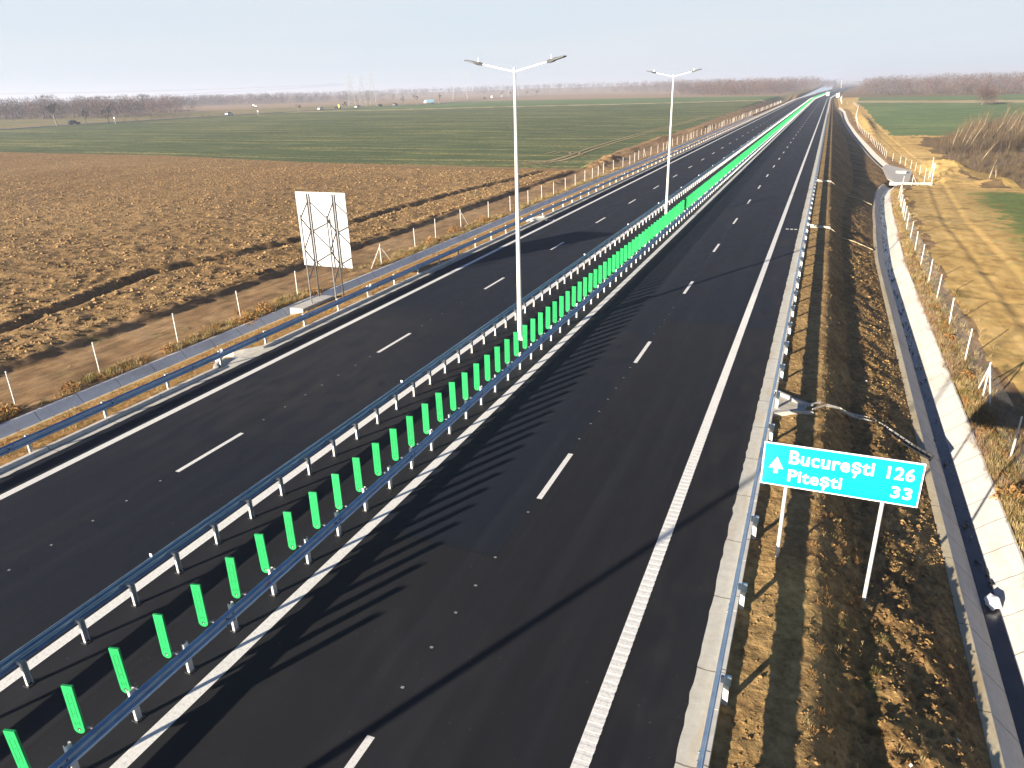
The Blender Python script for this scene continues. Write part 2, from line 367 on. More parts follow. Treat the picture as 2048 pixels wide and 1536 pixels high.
def zL(x, y, rough=True):
    x = np.asarray(x, float); y = np.asarray(y, float)
    r = np.hypot(x, y); flat = -1.2 + .009 * np.clip(r - 160, 0, 350) + hill(x, y)
    z = np.interp(x, [-60, -36, -35.5, -30.5, -29.35, -29.3, -27.9, -27.85, -24.1, -23.6], [-.95, -.85, -1.12, -1.0, -.92, -1.75, -1.75, -.86, -.05, -.02])
    z = np.where(x < -36, -.85, z)
    z = np.where(y > 112, np.where(x < -35.5, -1.0 - .2 * sm(112, 140, y), z), z)
    w = sm(-60, -110, x) ; z = z * (1 - w) + flat * w
    w2 = sm(160, 420, y) * sm(-30, -40, x); z = z * (1 - w2) + flat * w2
    w3 = sm(-24.2, -26, x) * sm(600, 700, y); z = z * (1 - w3) + flat * w3
    if rough:
        pl = sm(-35.3, -36.5, x) * (1 - sm(112, 118, y))
        near = np.clip(1.3 - np.hypot(x, y) / 190, .3, 1)
        n = fbm(x * .9, y * .9, 5, .7); n2 = np.abs(fbm(x * 1.7 + 40, y * 1.7, 3, .6))
        z = z + pl * near * (n * .42 - n2 * .28 + .06)
        z = z + pl * .16 * fbm(x * .25, y * .05, 2)
        xf = np.interp(y, [-60, 25.5, 39, 53, 64, 83, 105, 120], [-42, -42.2, -45.5, -42.5, -43.3, -42.8, -41.2, -40]) + fbm(y * .35, y * 0 + 3.3, 3) * 1.1
        z = z + (1 - sm(108, 116, y)) * (-.34 * np.exp(-((x - xf - .3) / .45) ** 2) + .16 * np.exp(-((x - xf + .7) / .5) ** 2))
        xe = -36.2 + fbm(y * .22, y * 0 + 9.3, 3) * 1.8
        z = z + (1 - sm(112, 118, y)) * .14 * np.exp(-((x - xe + .5) / .5) ** 2)
        st = sm(-36.5, -35.5, x) * sm(-29.3, -30.2, x)
        z = z + st * (.05 * fbm(x * 3.2, y * .35, 3) + .10 * fbm(x * 1.1, y * 1.1, 4))
        vg = sm(-27.8, -27.2, x) * sm(-23.6, -24, x); z = z + vg * .10 * fbm(x * 2.2, y * 2.2, 4, .65)
        bk = sm(-29.2, -29.5, x) * sm(-31.5, -30.6, x); z = z + bk * (.20 * fbm(x * 1.3, y * 1.3, 4, .6) + .04)
        # soil heaps left by the fence builders
        for hx, hy, hh, sx, sy in ((-34.6, 121, .75, 1.6, 4), (-34.9, 130, 1.1, 1.8, 5), (-34, 98, .4, 1.3, 5), (-37, 150, .6, 2, 14), (-37.5, 190, .7, 2, 18), (-35, 240, .6, 2, 20)):
            z = z + hh * np.exp(-((x - hx) / sx) ** 2 - ((y - hy) / sy) ** 2) * (1 + 1.2 * fbm(x * 1.1, y * 1.1, 3))
        cr = sm(112, 119, y) * sm(-36, -38, x); z = z + cr * .10 * fbm(x * .8, y * .8, 3)
    return z
def zR(x, y, rough=True):
    x = np.asarray(x, float); y = np.asarray(y, float)
    g = G(y); dpt = -g; xl = np.maximum(dc(y) - 1.08, 2.0); fr = .52 + .2 * sm(80, 115, y) ; fr = np.where(dpt < 1.2, .3, fr)
    z1 = -(fr * dpt); x1 = np.minimum(1.2 + np.maximum(-.14 - z1, 0) / .8, xl - .4)
    t = np.clip((x - 1.2) / (x1 - 1.2), 0, 1); u = np.clip((x - x1) / (xl - x1), 0, 1)
    z = np.where(x < 1.0, -.02 - .03 * (x + .57), np.where(x < 1.2, -.067 - .073 * (x - 1) / .2, np.where(x < x1, -.14 + t * (z1 + .14), z1 + np.where(u < .3, u * .633, .19 + (u - .3) * 1.157) * (g - z1))))
    far = np.where(x > 60, 0, 0); z = np.where(x > xl, g + .01 * np.minimum(x - xl, 8) * 0, z)
    z = z + hill(x, y) * sm(20, 60, x)
    z = np.where((y > 620) & (x < cx(y) + 4), -.6, z)
    d = np.abs(x - dc(y)); inn = (1 - sm(.86, 1.02, d)) * (1 - sm(425, 440, y)); z = z - .85 * inn
    if rough:
        sl = sm(1.25, 1.9, x) * sm(dc(y) - 1.2, dc(y) - 1.9, x)
        near = 1 + .5 * sm(40, 10, y)
        n = fbm(x * 1.5, y * 1.1, 5, .68); n2 = np.abs(fbm(x * 2.6 + 11, y * 2.1, 4, .65)) - .12
        n3 = np.abs(fbm(x * 6.5 + 3, y * 5.5, 3, .6))
        z = z + sl * (.30 * n - .20 * n2 - .24 * (n3 - .08) * sm(50, 25, y)) * near
        z = z + sl * .42 * np.maximum(fbm(x * .5 + y * .22, y * .10 - x * .05 + 31, 2), 0) * sm(45, 20, y)
        vg = sm(-.5, -.2, x) * sm(1.5, .9, x); z = z + vg * (.09 * fbm(x * 3, y * 2.6, 4, .65) - .09 * (np.abs(fbm(x * 7, y * 6.2, 3, .6)) - .08) * sm(45, 22, y))
        z = z + .05 * sm(.75, 1.1, x) * sm(1.6, 1.2, x) * fbm(x * 1.3, y * .9, 4)
        # spoil around the sign footings
        z = z + .12 * np.exp(-((x - 2.6) / .6) ** 2 - ((y - 16.2) / .7) ** 2) + .08 * np.exp(-((x - .25) / .35) ** 2 - ((y - 16.4) / .6) ** 2)
        rb = sm(dc(y) + 1.15, dc(y) + 1.6, x)
        z = z + rb * (.10 * fbm(x * 1.2, y * 1.2, 4, .6) + .05) * sm(60, 30, x)
        tk = np.exp(-((x - np.interp(y, [20, 84, 130, 150, 178, 216, 260, 395], [12.2, 12.9, 16.6, 17, 17, 16, 14.2, 14])) / 1.2) ** 2)
        z = z - .05 * tk * (1 - sm(300, 420, y))
        xk = np.interp(y, [10, 84, 130, 150, 178, 216, 260, 395], [12.0, 12.9, 16.6, 17, 17, 16, 14.2, 14])
        for o_ in (-.95, .95): z = z + (1 - sm(300, 420, y)) * (-.07 * np.exp(-((x - xk - o_) / .32) ** 2) + .03 * np.exp(-((x - xk - o_ * 1.45) / .3) ** 2))
        for hx, hy, hh, sx, sy in ((19.5, 158, 1.3, 2.6, 12), (22.5, 158, 1.0, 2.2, 9), (25.5, 135, .9, 2.2, 3.5), (18, 138, .5, 3, 3), (12.2, 290, 1.1, 1.6, 50), (11.5, 440, .5, 2, 30)):
            z = z + hh * np.exp(-((x - hx) / sx) ** 2 - ((y - hy) / sy) ** 2) * (1 + 1.0 * fbm(x * .7, y * .7, 4))
    return z

def grid(xs, ys, zf):
    X, Y = np.meshgrid(xs, ys); Z = zf(X, Y)
    V = np.stack([X, Y, Z], -1).reshape(-1, 3); nx, ny = len(xs), len(ys)
    i = np.arange(nx * ny).reshape(ny, nx)
    F = np.stack([i[:-1, :-1], i[:-1, 1:], i[1:, 1:], i[1:, :-1]], -1).reshape(-1, 4)
    return V, F
def split_regions(V, F, reg, table, smooth=True):
    for k, (name, mat) in table.items():
        f = F[reg == k]
        if not len(f): continue
        u, inv = np.unique(f, return_inverse=True)
        o = np_mesh(name, V[u], inv.reshape(f.shape), mat, smooth=smooth); o['kind'] = 'structure'
def steps(a, b, s0, s1):
    out = [a]
    while out[-1] < b:
        t = (out[-1] - a) / (b - a); out.append(out[-1] + s0 + (s1 - s0) * t)
    return out
# left side
xs = [-9000, -6000, -4500, -3200, -2500, -2000, -1650, -1350, -1100, -900, -750, -640] + list(np.arange(-560, -440, 12)) + list(np.arange(-440, -325, 5)) + list(np.arange(-325, -310, 2.5)) + list(np.arange(-310, -200, 3))
xs += list(-np.array(steps(46, 130, .22, .55)[:-1] + steps(130, 205, .6, 1.6))[::-1]) + list(np.arange(-45.8, -30, .2)) + [-29.8, -29.6, -29.45, -29.36, -29.3, -28.9, -28.3, -27.92, -27.86, -27.8, -27.7] + list(np.arange(-27.5, -23.9, .18)) + [-23.85, -23.7, -23.6]
xs = np.unique(np.round(xs, 3))
ys = [-3000, -1200, -500, -200, -80, -20, 0, 6] + steps(10, 48, .2, .24) + steps(48.3, 130, .24, .42) + steps(131, 320, .9, 3) + steps(324, 720, 4, 8) + steps(730, 2600, 14, 60) + [2800, 3200, 3800, 4600, 6000, 9000]
ys = np.unique(np.round(ys, 3))
V, F = grid(xs, ys, zL); C = V[F].mean(1); X, Y = C[:, 0], C[:, 1]
nz = fbm(X * .3, Y * .3, 3)
reg = np.full(len(F), 6)
xe = -36.0 + fbm(Y * .22, Y * 0 + 9.3, 3) * 1.8
yb = np.interp(X, [-400, -198, -142, -84, -56, -39, -30], [132, 131.5, 132, 122, 118.5, 117, 116])
reg[X > -27.88] = 1
reg[(X <= -27.88)] = 2
reg[(X < xe) & (Y < yb)] = 3
xg = np.interp(Y, [110, 130, 160, 200, 300, 460, 560], [-35.5, -36.5, -40, -39.5, -39, -37, -36]) + nz * 3
gf = (X < xg) & (Y >= yb) & (X > -322)
y1 = np.interp(X, [-330, -291, -246, -189, -89, -36], [385, 397, 412, 438, 466, 490]); y2 = np.interp(X, [-330, -129, -36], [690, 676, 640])
reg[gf] = 4
reg[gf & (Y > y1 - 3) & (Y < y1 + 12)] = 5
reg[gf & (Y > y1 + 12)] = 7
reg[gf & (Y > y2)] = 8
reg[(X <= -322)] = 6
reg[(X <= -440) & (Y > 380)] = 8
reg[(X <= -322) & (Y > 640)] = 8
reg[(X > xg) & (Y > 560) & (X < -27.9)] = 6
split_regions(V, F, reg, {1: ('verge', M['verge']), 2: ('dirt_bank', M['dirt_strip']), 3: ('ploughed_field', M['soil_plough']), 4: ('crop_field', M['crop']),
                          5: ('stubble_strip', M['stubble']), 6: ('meadow', M['drygrass']), 7: ('crop_field', M['crop_far']), 8: ('tan_field', M['tan_field'])})
# right side
xs = list(np.arange(-.57, 1.4, .09)) + list(np.arange(1.4, 5.2, .085)) + list(np.arange(5.2, 13.2, .16)) + list(np.arange(13.4, 19, .2)) + steps(19.2, 60, .4, 1.6) + steps(62, 400, 3, 25) + [430, 600, 900, 1400, 2200, 3500, 6000, 9000]
xs = np.unique(np.round(xs, 3))
ys = [-3000, -1000, -300, -100, -30, -5, 2, 5] + steps(7, 40, .09, .16) + steps(40.2, 130, .2, .7) + steps(131, 320, .9, 2.5) + steps(323, 720, 4, 8) + steps(730, 2600, 14, 60) + [2800, 3200, 3800, 4600, 6000, 9000]
ys = np.unique(np.round(ys, 3))
V, F = grid(xs, ys, zR); C = V[F].mean(1); X, Y = C[:, 0], C[:, 1]
nz = fbm(X * .25, Y * .2, 4)
reg = np.full(len(F), 2); dcx = dc(Y)
reg[X < dcx + 1.0] = 1; reg[X < 1.25 + fbm(X * 1.3, Y * 1.1, 3) * .6] = 8
bx = (X > dcx + 1.0) & (X < dcx + 3.2 + nz * 2) & (Y < 400); reg[bx] = 7
hp = (X > 15 + nz * 6) & (X < 27) & (Y > 128 + nz * 20) & (Y < 178 + nz * 25) & (Y > 300 - 6.6 * X); reg[hp] = 4
reg[(X > 22.5 + nz * 10) & (Y >= 128) & (Y < 236 + nz * 10) & (reg != 4)] = 5
gl2 = np.interp(Y, [236, 243, 273, 308, 357, 424, 479, 560, 700], [20, 17, 16, 15, 15.5, 15, 13.5, 16, 22])
g2 = (X > gl2 + nz * 3) & (Y > 241 + nz * 5) & (Y < 700); reg[g2] = 3
ys0 = np.interp(X, [11, 66, 400], [493, 458, 300]); reg[g2 & (Y > ys0) & (Y < ys0 + 50)] = 6
reg[(Y > 640)] = 5
split_regions(V, F, reg, {1: ('embankment', M['slope']), 2: ('dirt_track', M['track']), 3: ('crop_field', M['crop_far']), 4: ('clay_ground', M['clay']),
                          5: ('scrub_ground', M['scrub']), 6: ('stubble_strip', M['stubble']), 7: ('grass_bank', M['dirt_strip']), 8: ('verge', M['shoulder'])})

# ------------------------------------------------------------------ motorway
ysr = np.array(steps(-60, 600, 6, 12) + steps(612, 2000, 12, 20))
def strip(x0, x1, z, y0=-60, y1=2000, name='road', mat=None, dx=None, kind='structure', nx=2):
    yy = ysr[(ysr > y0) & (ysr < y1)]; yy = np.concatenate([[y0], yy, [y1]]); c = cx(yy)
    V = []; F = []
    xx = np.linspace(x0, x1, nx)
    for i, (y, o) in enumerate(zip(yy, c)):
        for q in xx: V.append((q + o, y, z))
    for i in range(len(yy) - 1):
        for j in range(nx - 1):
            a = i * nx + j; F.append((a, a + 1, a + nx + 1, a + nx))
    o = np_mesh(name, V, F, mat); o['kind'] = kind; return o
strip(-23.05, -1.10, 0., name='road', mat=M['asphalt'], nx=2)
for x in (-21.85, -14.3, -10.36, -2.68): strip(x - .15, x + .15, .004, name='road_marking', mat=M['paint'], y1=1600)
# ribs of the profiled edge line
mb = MB()
for i in range(170):
    y = 5 + i * .22; mb.box((-2.68 + .004, y, .0053), (.302 + .008 * random.random(), .13, .0024))
tag(mb.build('road_marking', M['paint']), kind='structure')
mb = MB(); ms = MB()
def quad(x0, x1, y0, y1, z, mb=mb):
    mb.add([(x0, y0, z), (x1, y0, z), (x1, y1, z), (x0, y1, z)], [(0, 1, 2, 3)])
for x, ph in ((-17.95, 14.83), (-6.48, 17.22)):
    k = -5
    while ph + 12 * k < 900:
        y = ph + 12 * k; c = float(cx(y + 1.5)); quad(x + c - .08, x + c + .08, y, y + 3.0, .004)
        for j in range(7):
            yy = y + 4.2 + j * 1.18 + random.uniform(-.1, .1)
            if yy < 90 and random.random() < .85:
                xx = x - .05 + random.uniform(-.02, .02); quad(xx - .035, xx + .035, yy, yy + .06, .004, ms)
        k += 1
for x, y in ((-22.75, 63.1), (-22.4, 63.1), (-22.05, 63.2), (-2.05, 63.6), (-1.72, 63.6), (-1.4, 63.6)): quad(x - .11, x + .11, y, y + .35, .004)
tag(mb.build('road_marking', M['paint']), kind='structure')

tag(ms.build('road_marking', M['stud']), kind='structure')
# tractor tracks pressed into the crop
for P in ([(-49.5, 121), (-45.9, 127.0), (-45.6, 139.1), (-46.9, 158.5), (-47.8, 182.9), (-47.8, 215.7), (-46.6, 254.7), (-44.2, 316.6)], [(-50, 125), (-45.2, 131), (-45.5, 144.7), (-48.3, 151), (-51.6, 151.6), (-52, 146)]):
    for o_ in (-.9, .9):
        mb = MB(); q = []
        for (xa, ya), (xb, yb_) in zip(P[:-1], P[1:]):
            for k in range(10): f = k / 10; x, y = xa + (xb - xa) * f, ya + (yb_ - ya) * f; q.append((x, y, float(zL(x, y, False)) + .08))
        mb.sweep([(o_ - .28, 0), (o_ + .28, 0)], q); tag(mb.build('tyre_track', M['stubble']), kind='structure')
# gutters and kerbs
def gutter(xa, xb, name):
    yy = np.array(steps(-40, 120, .18, .5) + steps(122, 600, 4, 10) + steps(610, 1700, 14, 20)); c = cx(yy)
    jit = (vnoise(yy * 2.2, yy * 0 + xa) - .5) * .025 + (vnoise(yy * 7.3, yy * 0 + 7 + xa) - .5) * .05
    jit = np.where(yy > 130, 0, jit); V = []; F = []
    for i in range(len(yy)):
        V += [(xa + c[i] + jit[i], yy[i], .012), (xb + c[i], yy[i], .012), (xa + c[i] + jit[i], yy[i], -.1)]
    for i in range(len(yy) - 1):
        a = 3 * i; F += [(a, a + 1, a + 4, a + 3), (a + 2, a, a + 3, a + 5)]
    o = np_mesh(name, V, F, M['gutter']); o['kind'] = 'structure'
gutter(-1.15, -.70, 'gutter'); gutter(-23.0, -23.42, 'gutter')
def kerb(x0, x1, gaps):
    mb = MB(); y = -40.
    edges = [-40.]
    for a, b in gaps: edges += [a, b]
    edges.append(1500.)
    for a, b in zip(edges[0::2], edges[1::2]):
        y = a
        while y < b - .01:
            L = 1.0 if y < 90 else (6. if y < 300 else 20.)
            e = min(y + L, b); c0, c1 = float(cx(y)), float(cx(e)); g = .012 if y < 90 else 0
            h = .13 + random.uniform(-.004, .004)
            vs = [(xx + c, yy, z) for yy, c in ((y, c0), (e - g, c1)) for xx in (x0, x1) for z in (-.15, h)]
            mb.add(vs, [(0, 1, 3, 2), (4, 6, 7, 5), (0, 4, 5, 1), (2, 3, 7, 6), (1, 5, 7, 3)])
            y = e
    return tag(mb.build('kerb', M['kerb'], bevel=0), kind='structure')
kerb(-.715, -.575, [(25.5, 27.6)]); kerb(-23.575, -23.425, [(22.6, 25.6), (62.2, 64.6)])

# drain inlets (wing walls + channel)
def wing(mb, pts, w=.14, h=.13):
    mb.sweep([(-w / 2, -.25), (-w / 2, h), (w / 2, h), (w / 2, -.25)], pts, closed=True)
def inlet_left(y0, y1, label):
    t = thing('drain_inlet', label, 'drain', (0, 0, 0), group='kerb inlets of the verge drains')
    mb = MB(); m = (y0 + y1) / 2
    a = [(-23.5 - .55 * math.sin(q), m - .45 - (m - .45 - y0) * (math.cos(q)), 0) for q in np.linspace(0, math.pi / 2, 6)]
    wing(mb, [(-23.5, y0, 0)] + a[1:] + [(-24.6, m - .42, -.12)])
    wing(mb, [(-23.5, y1, 0), (-24.0, m + .8, 0), (-24.3, m + .42, -.04), (-24.9, m + .38, -.2)]); mb.build('wing_kerb', M['kerb'], t)
    mb = MB(); mb.add([(-23.43, y0 + .1, .014), (-23.43, y1 - .1, .014), (-24.15, m + .45, -.01), (-24.15, m - .5, -.01)], [(0, 1, 2, 3)])
    mb.build('channel', M['gutter'], t)
inlet_left(22.6, 25.6, 'rounded concrete drain inlet breaking the far kerb, nearest the camera')
inlet_left(62.2, 64.6, 'smaller looking concrete drain inlet in the far kerb beyond the first lamp post')
def zRf(x, y): return float(zR(x, y))
t = thing('drain_chute', 'pale concrete funnel and dark half pipe running down the bank behind the blue sign', 'drain chute')
mb = MB(); wing(mb, [(-.6, 25.45, 0), (.15, 26.0, -.02), (.75, 26.25, -.1)], .12, .12); wing(mb, [(-.6, 27.65, 0), (.1, 27.1, -.02), (.75, 26.85, -.1)], .12, .12)
mb.build('wing_kerb', M['white_concrete'], t)
mb = MB(); mb.add([(-.62, 25.5, .02), (.75, 26.3, -.06), (.75, 26.8, -.06), (-.62, 27.6, .02)], [(0, 1, 2, 3)]); mb.build('channel', M['gutter'], t)
cp = [(.6, 26.55), (1.1, 27.3), (1.6, 28.0), (2.2, 28.5), (2.9, 28.65), (3.6, 28.4), (4.3, 28.0), (5.0, 27.55)]
pts = [(x, y, float(zR(x, y, False)) + .10) for x, y in cp]; pts[-1] = (4.95, 27.5, -1.71)
half = [(.17 * math.cos(a), -.17 * math.sin(a)) for a in np.linspace(0, math.pi, 8)]
prof = half + [(.15 * u / .17, v * .15 / .17 + .001) for u, v in half[::-1]]
mb = MB(); mb.sweep(prof, pts[:5], closed=True); mb.build('channel', M['gutter'], t)
mb = MB(); mb.sweep(prof, pts[4:], closed=True)
for q in np.linspace(0, 1, 12):
    i = min(int(q * 3), 2); f = q * 3 - i; a, b = Vector(pts[4 + i]), Vector(pts[5 + i]); c = a.lerp(b, f)
    mb.tube(c + Vector((-.12, -.2, -.02)) , c + Vector((.12, .18, -.02)), .02, n=5)
mb.build('half_pipe', M['plastic_pipe'], t)
for yy, lb in ((65.5, 'small concrete drain chute crossing the bank top level with the shoulder dashes'), (98, 'farther of the two small drain chutes across the bank top')):
    t = thing('drain_chute', lb, 'drain chute'); mb = MB()
    wing(mb, [(-.55, yy - .5, 0), (.3, yy - .2, -.03), (1.2, yy - .1, -.1)], .12, .1); wing(mb, [(-.55, yy + .6, 0), (.3, yy + .3, -.03), (1.2, yy + .2, -.1)], .12, .1); mb.build('wing_kerb', M['white_concrete'], t)
    mb = MB(); mb.sweep([(u * .45, v * .45) for u, v in prof], [(x, yy + .05 + (x - 1.2) * .1, float(zR(x, yy, False)) + .1) for x in np.linspace(1.2, float(dc(yy)) - 1.2, 8)], closed=True); mb.build('half_pipe', M['lip'], t)

# ------------------------------------------------------------------ ditches
def ditch(yy, xf, zf, prof_in, prof_lip, mat_in, mat_lip, label, water=None, bottom=-.66):
    t = thing('concrete_ditch', label, 'ditch')
    pts = [(float(xf(y)), float(y), float(zf(y))) for y in yy]
    mb = MB(); mb.sweep(prof_in, pts); mb.build('lining', mat_in, t)
    for pr in prof_lip:
        mb = MB(); mb.sweep(pr, pts); mb.build('lip', mat_lip, t)
    return t, pts
yy = steps(-20, 130, 1.5, 2.)
lin = [(-.86, .0), (-.15, -.66), (.15, -.66), (.93, .03), (1.0, .03), (1.02, -.12)]
lip = [(-1.12, -.15), (-1.10, .02), (-.86, .022), (-.855, -.02)]
td, pts = ditch(yy, dc, G, lin, [lip], M['ditch'], M['lip'], 'concrete trapezoid ditch with dark water at the foot of the motorway bank')
mb = MB(); mb.sweep([(-.21, -.60), (.22, -.60)], pts); mb.build('water', M['water'], td)
debris = MB()
for i in range(150):
    y = random.uniform(20, 118); x = float(dc(y)) + random.uniform(-.24, .2); zg = float(G(y))
    debris.tube((x, y, zg - .565), (x + random.uniform(-.12, .12), y + random.uniform(-.3, .3), zg - .545 + random.uniform(0, .05)), random.uniform(.015, .05), .008, 5)
tag(debris.build('debris', M['plastic_pipe']), 'dark twigs and silt lying in the water of the right ditch', 'debris', kind='stuff')
yy = steps(156, 420, 3, 5)
td, pts = ditch(yy, dc, G, lin, [lip], M['white_concrete'], M['lip'], 'pale concrete ditch winding on along the bank beyond the culvert')
yy = steps(-20, 330, 2, 5)
tl, pts = ditch(yy, lambda y: -28.6, lambda y: -.88, [(.74, .0), (.62, 0), (.22, -.5), (-.22, -.5), (-.62, 0), (-.76, .0)], [[(.60, .004), (.80, .012), (.82, -.15)]], M['ditch_left'], M['lip'], 'bluish concrete ditch in shade behind the far guard rail')

# culvert
t = thing('culvert', 'white concrete culvert apron and headwall where the right ditch turns', 'culvert')
def slab(mb, poly, zt, th=.3):
    n = len(poly); vs = [(x, y, zt(x, y)) for x, y in poly] + [(x, y, zt(x, y) - th) for x, y in poly]
    mb.add(vs, [tuple(range(n)), tuple(range(2 * n - 1, n - 1, -1))] + [(i, n + i, n + (i + 1) % n, (i + 1) % n) for i in range(n)])
gz = lambda x, y: float(G(y)) + .12
mb = MB(); slab(mb, [(10.2, 140), (11.0, 133.6), (13.0, 134), (14.8, 150), (15.2, 155), (13.4, 160), (11.6, 166), (10.6, 160)], gz); mb.build('apron', M['white_concrete'], t)
mb = MB(); slab(mb, [(12.3, 149), (13.8, 149.3), (13.7, 150.8), (12.2, 150.5)], lambda x, y: float(G(y)) + .55, .5); mb.build('inlet_box', M['gutter'], t)
mb = MB(); mb.box((13.0, 131.2, -3.95), (6.0, .35, .45), rz=.12); mb.build('headwall', M['white_concrete'], t)

# bag
V_ = []
mb = MB(); seg = 9
for i in range(7):
    for j in range(seg):
        a = 2 * math.pi * j / seg; h = i / 6; rr = (.27 * math.sin(.35 + 2.4 * h) + .02) * (1 + .28 * math.sin(3 * a + i) + random.uniform(-.14, .14))
        V_.append((rr * math.cos(a) * .75 + .06 * h, rr * math.sin(a) * 1.1 - .05 * h, .42 * h))
fs = [(i * seg + j, i * seg + (j + 1) % seg, (i + 1) * seg + (j + 1) % seg, (i + 1) * seg + j) for i in range(6) for j in range(seg)] + [tuple(range(seg))[::-1], tuple(range(6 * seg, 7 * seg))]
mb.add(V_, fs); o = mb.build('plastic_bag', M['bag'], loc=(5.69, 19.9, -2.42), rot=(.25, .2, .4)); o.scale = (.72, .72, .85); tag(o, 'crumpled white plastic bag lying in the ditch water at lower right', 'bag')

# ------------------------------------------------------------------ guard rails
W = [(0, .44), (.014, .452), (.075, .485), (.08, .50), (.08, .525), (.072, .54), (.012, .578), (.006, .595), (.012, .612), (.072, .65), (.08, .665), (.08, .69), (.075, .705), (.014, .738), (0, .75)]
def beam_mesh(x, side, y1=1500, dz=0.):
    """side: +1 faces +x"""
    yy = [q for q in steps(-20, 60, 2, 2) + steps(62, 600, 6, 14) + steps(612, y1, 16, 20)]
    pr = [(side * u, z) for u, z in W] + [(side * (u - .006) - (0), z) for u, z in W[::-1]]
    mb = MB(); pts = [(x + float(cx(y)), y, dz) for y in yy]; mb.sweep(pr, pts, closed=True)
    # splice overlaps and bolts
    y = 1.33
    while y < 60:
        c = float(cx(y))
        mb.sweep([(side * (u + .004), z) for u, z in W], [(x + c, y - .16, dz), (x + c, y + .16, dz)])
        for dy in (-.1, .1):
            for z in (.512, .678): mb.box((x + c + side * .086, y + dy, z + dz), (.02, .035, .035), 1)
        mb.box((x + c + side * .02, y, .595), (.03, .05, .04), 1)
        y += 4.0
    return mb
def c_post(h=.72, plate=True, flip=1):
    mb = MB(); z = h / 2
    mb.box((-.028 * flip, 0, z), (.005, .11, h)); mb.box((0, -.0575, z), (.061, .005, h)); mb.box((0, .0575, z), (.061, .005, h))
    mb.box((.028 * flip, -.047, z), (.005, .02, h)); mb.box((.028 * flip, .047, z), (.005, .02, h))
    if plate:
        mb.box((0, 0, .008), (.16, .19, .012), 1)
        for a in (-.06, .06):
            for b in (-.08, .08): mb.box((a, b, .02), (.022, .022, .02), 1)
    return mb
def rail(label, xpost, xbeam, side, y0, sp, post, nstuff, refl, reflcol, spacer):
    t = thing('guard_rail', label, 'guard rail')
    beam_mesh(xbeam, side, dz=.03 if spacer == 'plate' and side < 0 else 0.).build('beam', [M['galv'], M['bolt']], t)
    first = None; y = y0; n = 0; far = MB()
    while y < 900:
        c = float(cx(y))
        if n < 100:
            if first is None:
                first = post.build('post', [M['galv_post'], M['bolt']], t); o = first
            else:
                o = first.copy(); COL.objects.link(o); o.parent = t
            o.location = (xpost + c, y, 0 if spacer != 'verge' else -.03); o.rotation_euler = (0, 0, random.uniform(-.03, .03))
        else: far.box((xpost + c, y, .36), (.05, .11, .72))
        y += sp; n += 1
    if far.v:
        f = far.build('post', M['galv_post'], t); f['kind'] = 'stuff'
    if refl:
        first = None
        for y in refl:
            if first is None:
                mb = MB(); mb.box((0, 0, 0), (.075, .012, .085)); mb.box((0, .012, -.05), (.02, .01, .09)); first = o = mb.build('reflector', M[reflcol], t)
            else: o = first.copy(); COL.objects.link(o); o.parent = t
            o.location = (xbeam + side * .045, y, .80 if reflcol == 'reflector_white' else .665)
    return t
p1 = c_post(.60); p2 = c_post(.74, flip=-1)
# block-outs joined to each post
p1.box((-.09, 0, .55), (.12, .07, .09)); p2.box((.085, 0, .60), (.11, .06, .10))
rail('steel guard rail left of the green paddles, facing the far carriageway', -13.77, -13.93, -1, 5.48, 1.335, p1, 0, [10.3 + 12 * i for i in range(18)], 'reflector_white', 'plate')
rail('steel guard rail that carries the green paddles along the near carriageway', -10.92, -10.77, 1, 5.63, 1.332, p2, 0, [10.62 + 12 * i for i in range(12)], 'reflector_red', 'plate')
p3 = MB(); p3.box((0, 0, .22), (.105, .05, .60)); p3.box((.015, -.004, .60), (.125, .062, .22), 1); p3.box((-.085, 0, .60), (.06, .06, .14), 1)
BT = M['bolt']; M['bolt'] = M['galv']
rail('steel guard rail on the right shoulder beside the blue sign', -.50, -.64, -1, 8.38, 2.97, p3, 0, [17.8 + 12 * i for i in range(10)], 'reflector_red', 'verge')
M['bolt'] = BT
p4 = c_post(.76, False, 1); p4.box((.07, 0, .60), (.14, .09, .22))
rail('steel guard rail on the far left shoulder in front of the ploughed field', -23.68, -23.52, 1, 11.1, 2.985, p4, 0, [23.0 + 12 * i for i in range(15)], 'reflector_white', 'verge')

# ------------------------------------------------------------------ anti-glare paddles
PT = 'green anti-glare paddles along the median rail'
def blade():
    w, h, th = .105, 1.09, .022
    ol = [(w * math.cos(a), w + w * math.sin(a)) for a in np.linspace(math.pi, 2 * math.pi, 11)] + [(w, h), (-w, h)]
    mb = MB(); mb.prism(ol, -th, th)
    inner = [(x * .86, .105 + (z - .105) * .975) for x, z in ol]
    for s in (-.045, .045):
        mb.box((s, -th - .0005, .64), (.007, .003, .56), 1); mb.box((s, -th - .0005, .245), (.007, .003, .10), 1)
    for z in (.93, .70, .47, .24): mb.tube((0, -th - .002, z), (0, -th + .004, z), .011, n=8, mi=1)
    mb.tube((0, -th - .002, .10), (0, -th + .004, .10), .033, n=12, mi=1)
    mb.box((.012, -th - .006, .095), (.02, .012, .03), 2)
    return mb
b0 = blade().build('glare_paddle', [M['green'], M['green_dark'], M['galv_post']], bevel=.006)
dg = bpy.context.evaluated_depsgraph_get()
me = bpy.data.meshes.new_from_object(b0.evaluated_get(dg)); b0.modifiers.clear(); b0.data = me
tag(b0, 'x', 'glare paddle', PT)
br = MB(); br.box((.03, .05, .085), (.04, .06, .025)); br.box((.14, .06, .075), (.22, .03, .022)); br.box((.19, .06, .10), (.05, .05, .04), 1)
brk = br.build('bracket', [M['galv_post'], M['bolt']], b0)
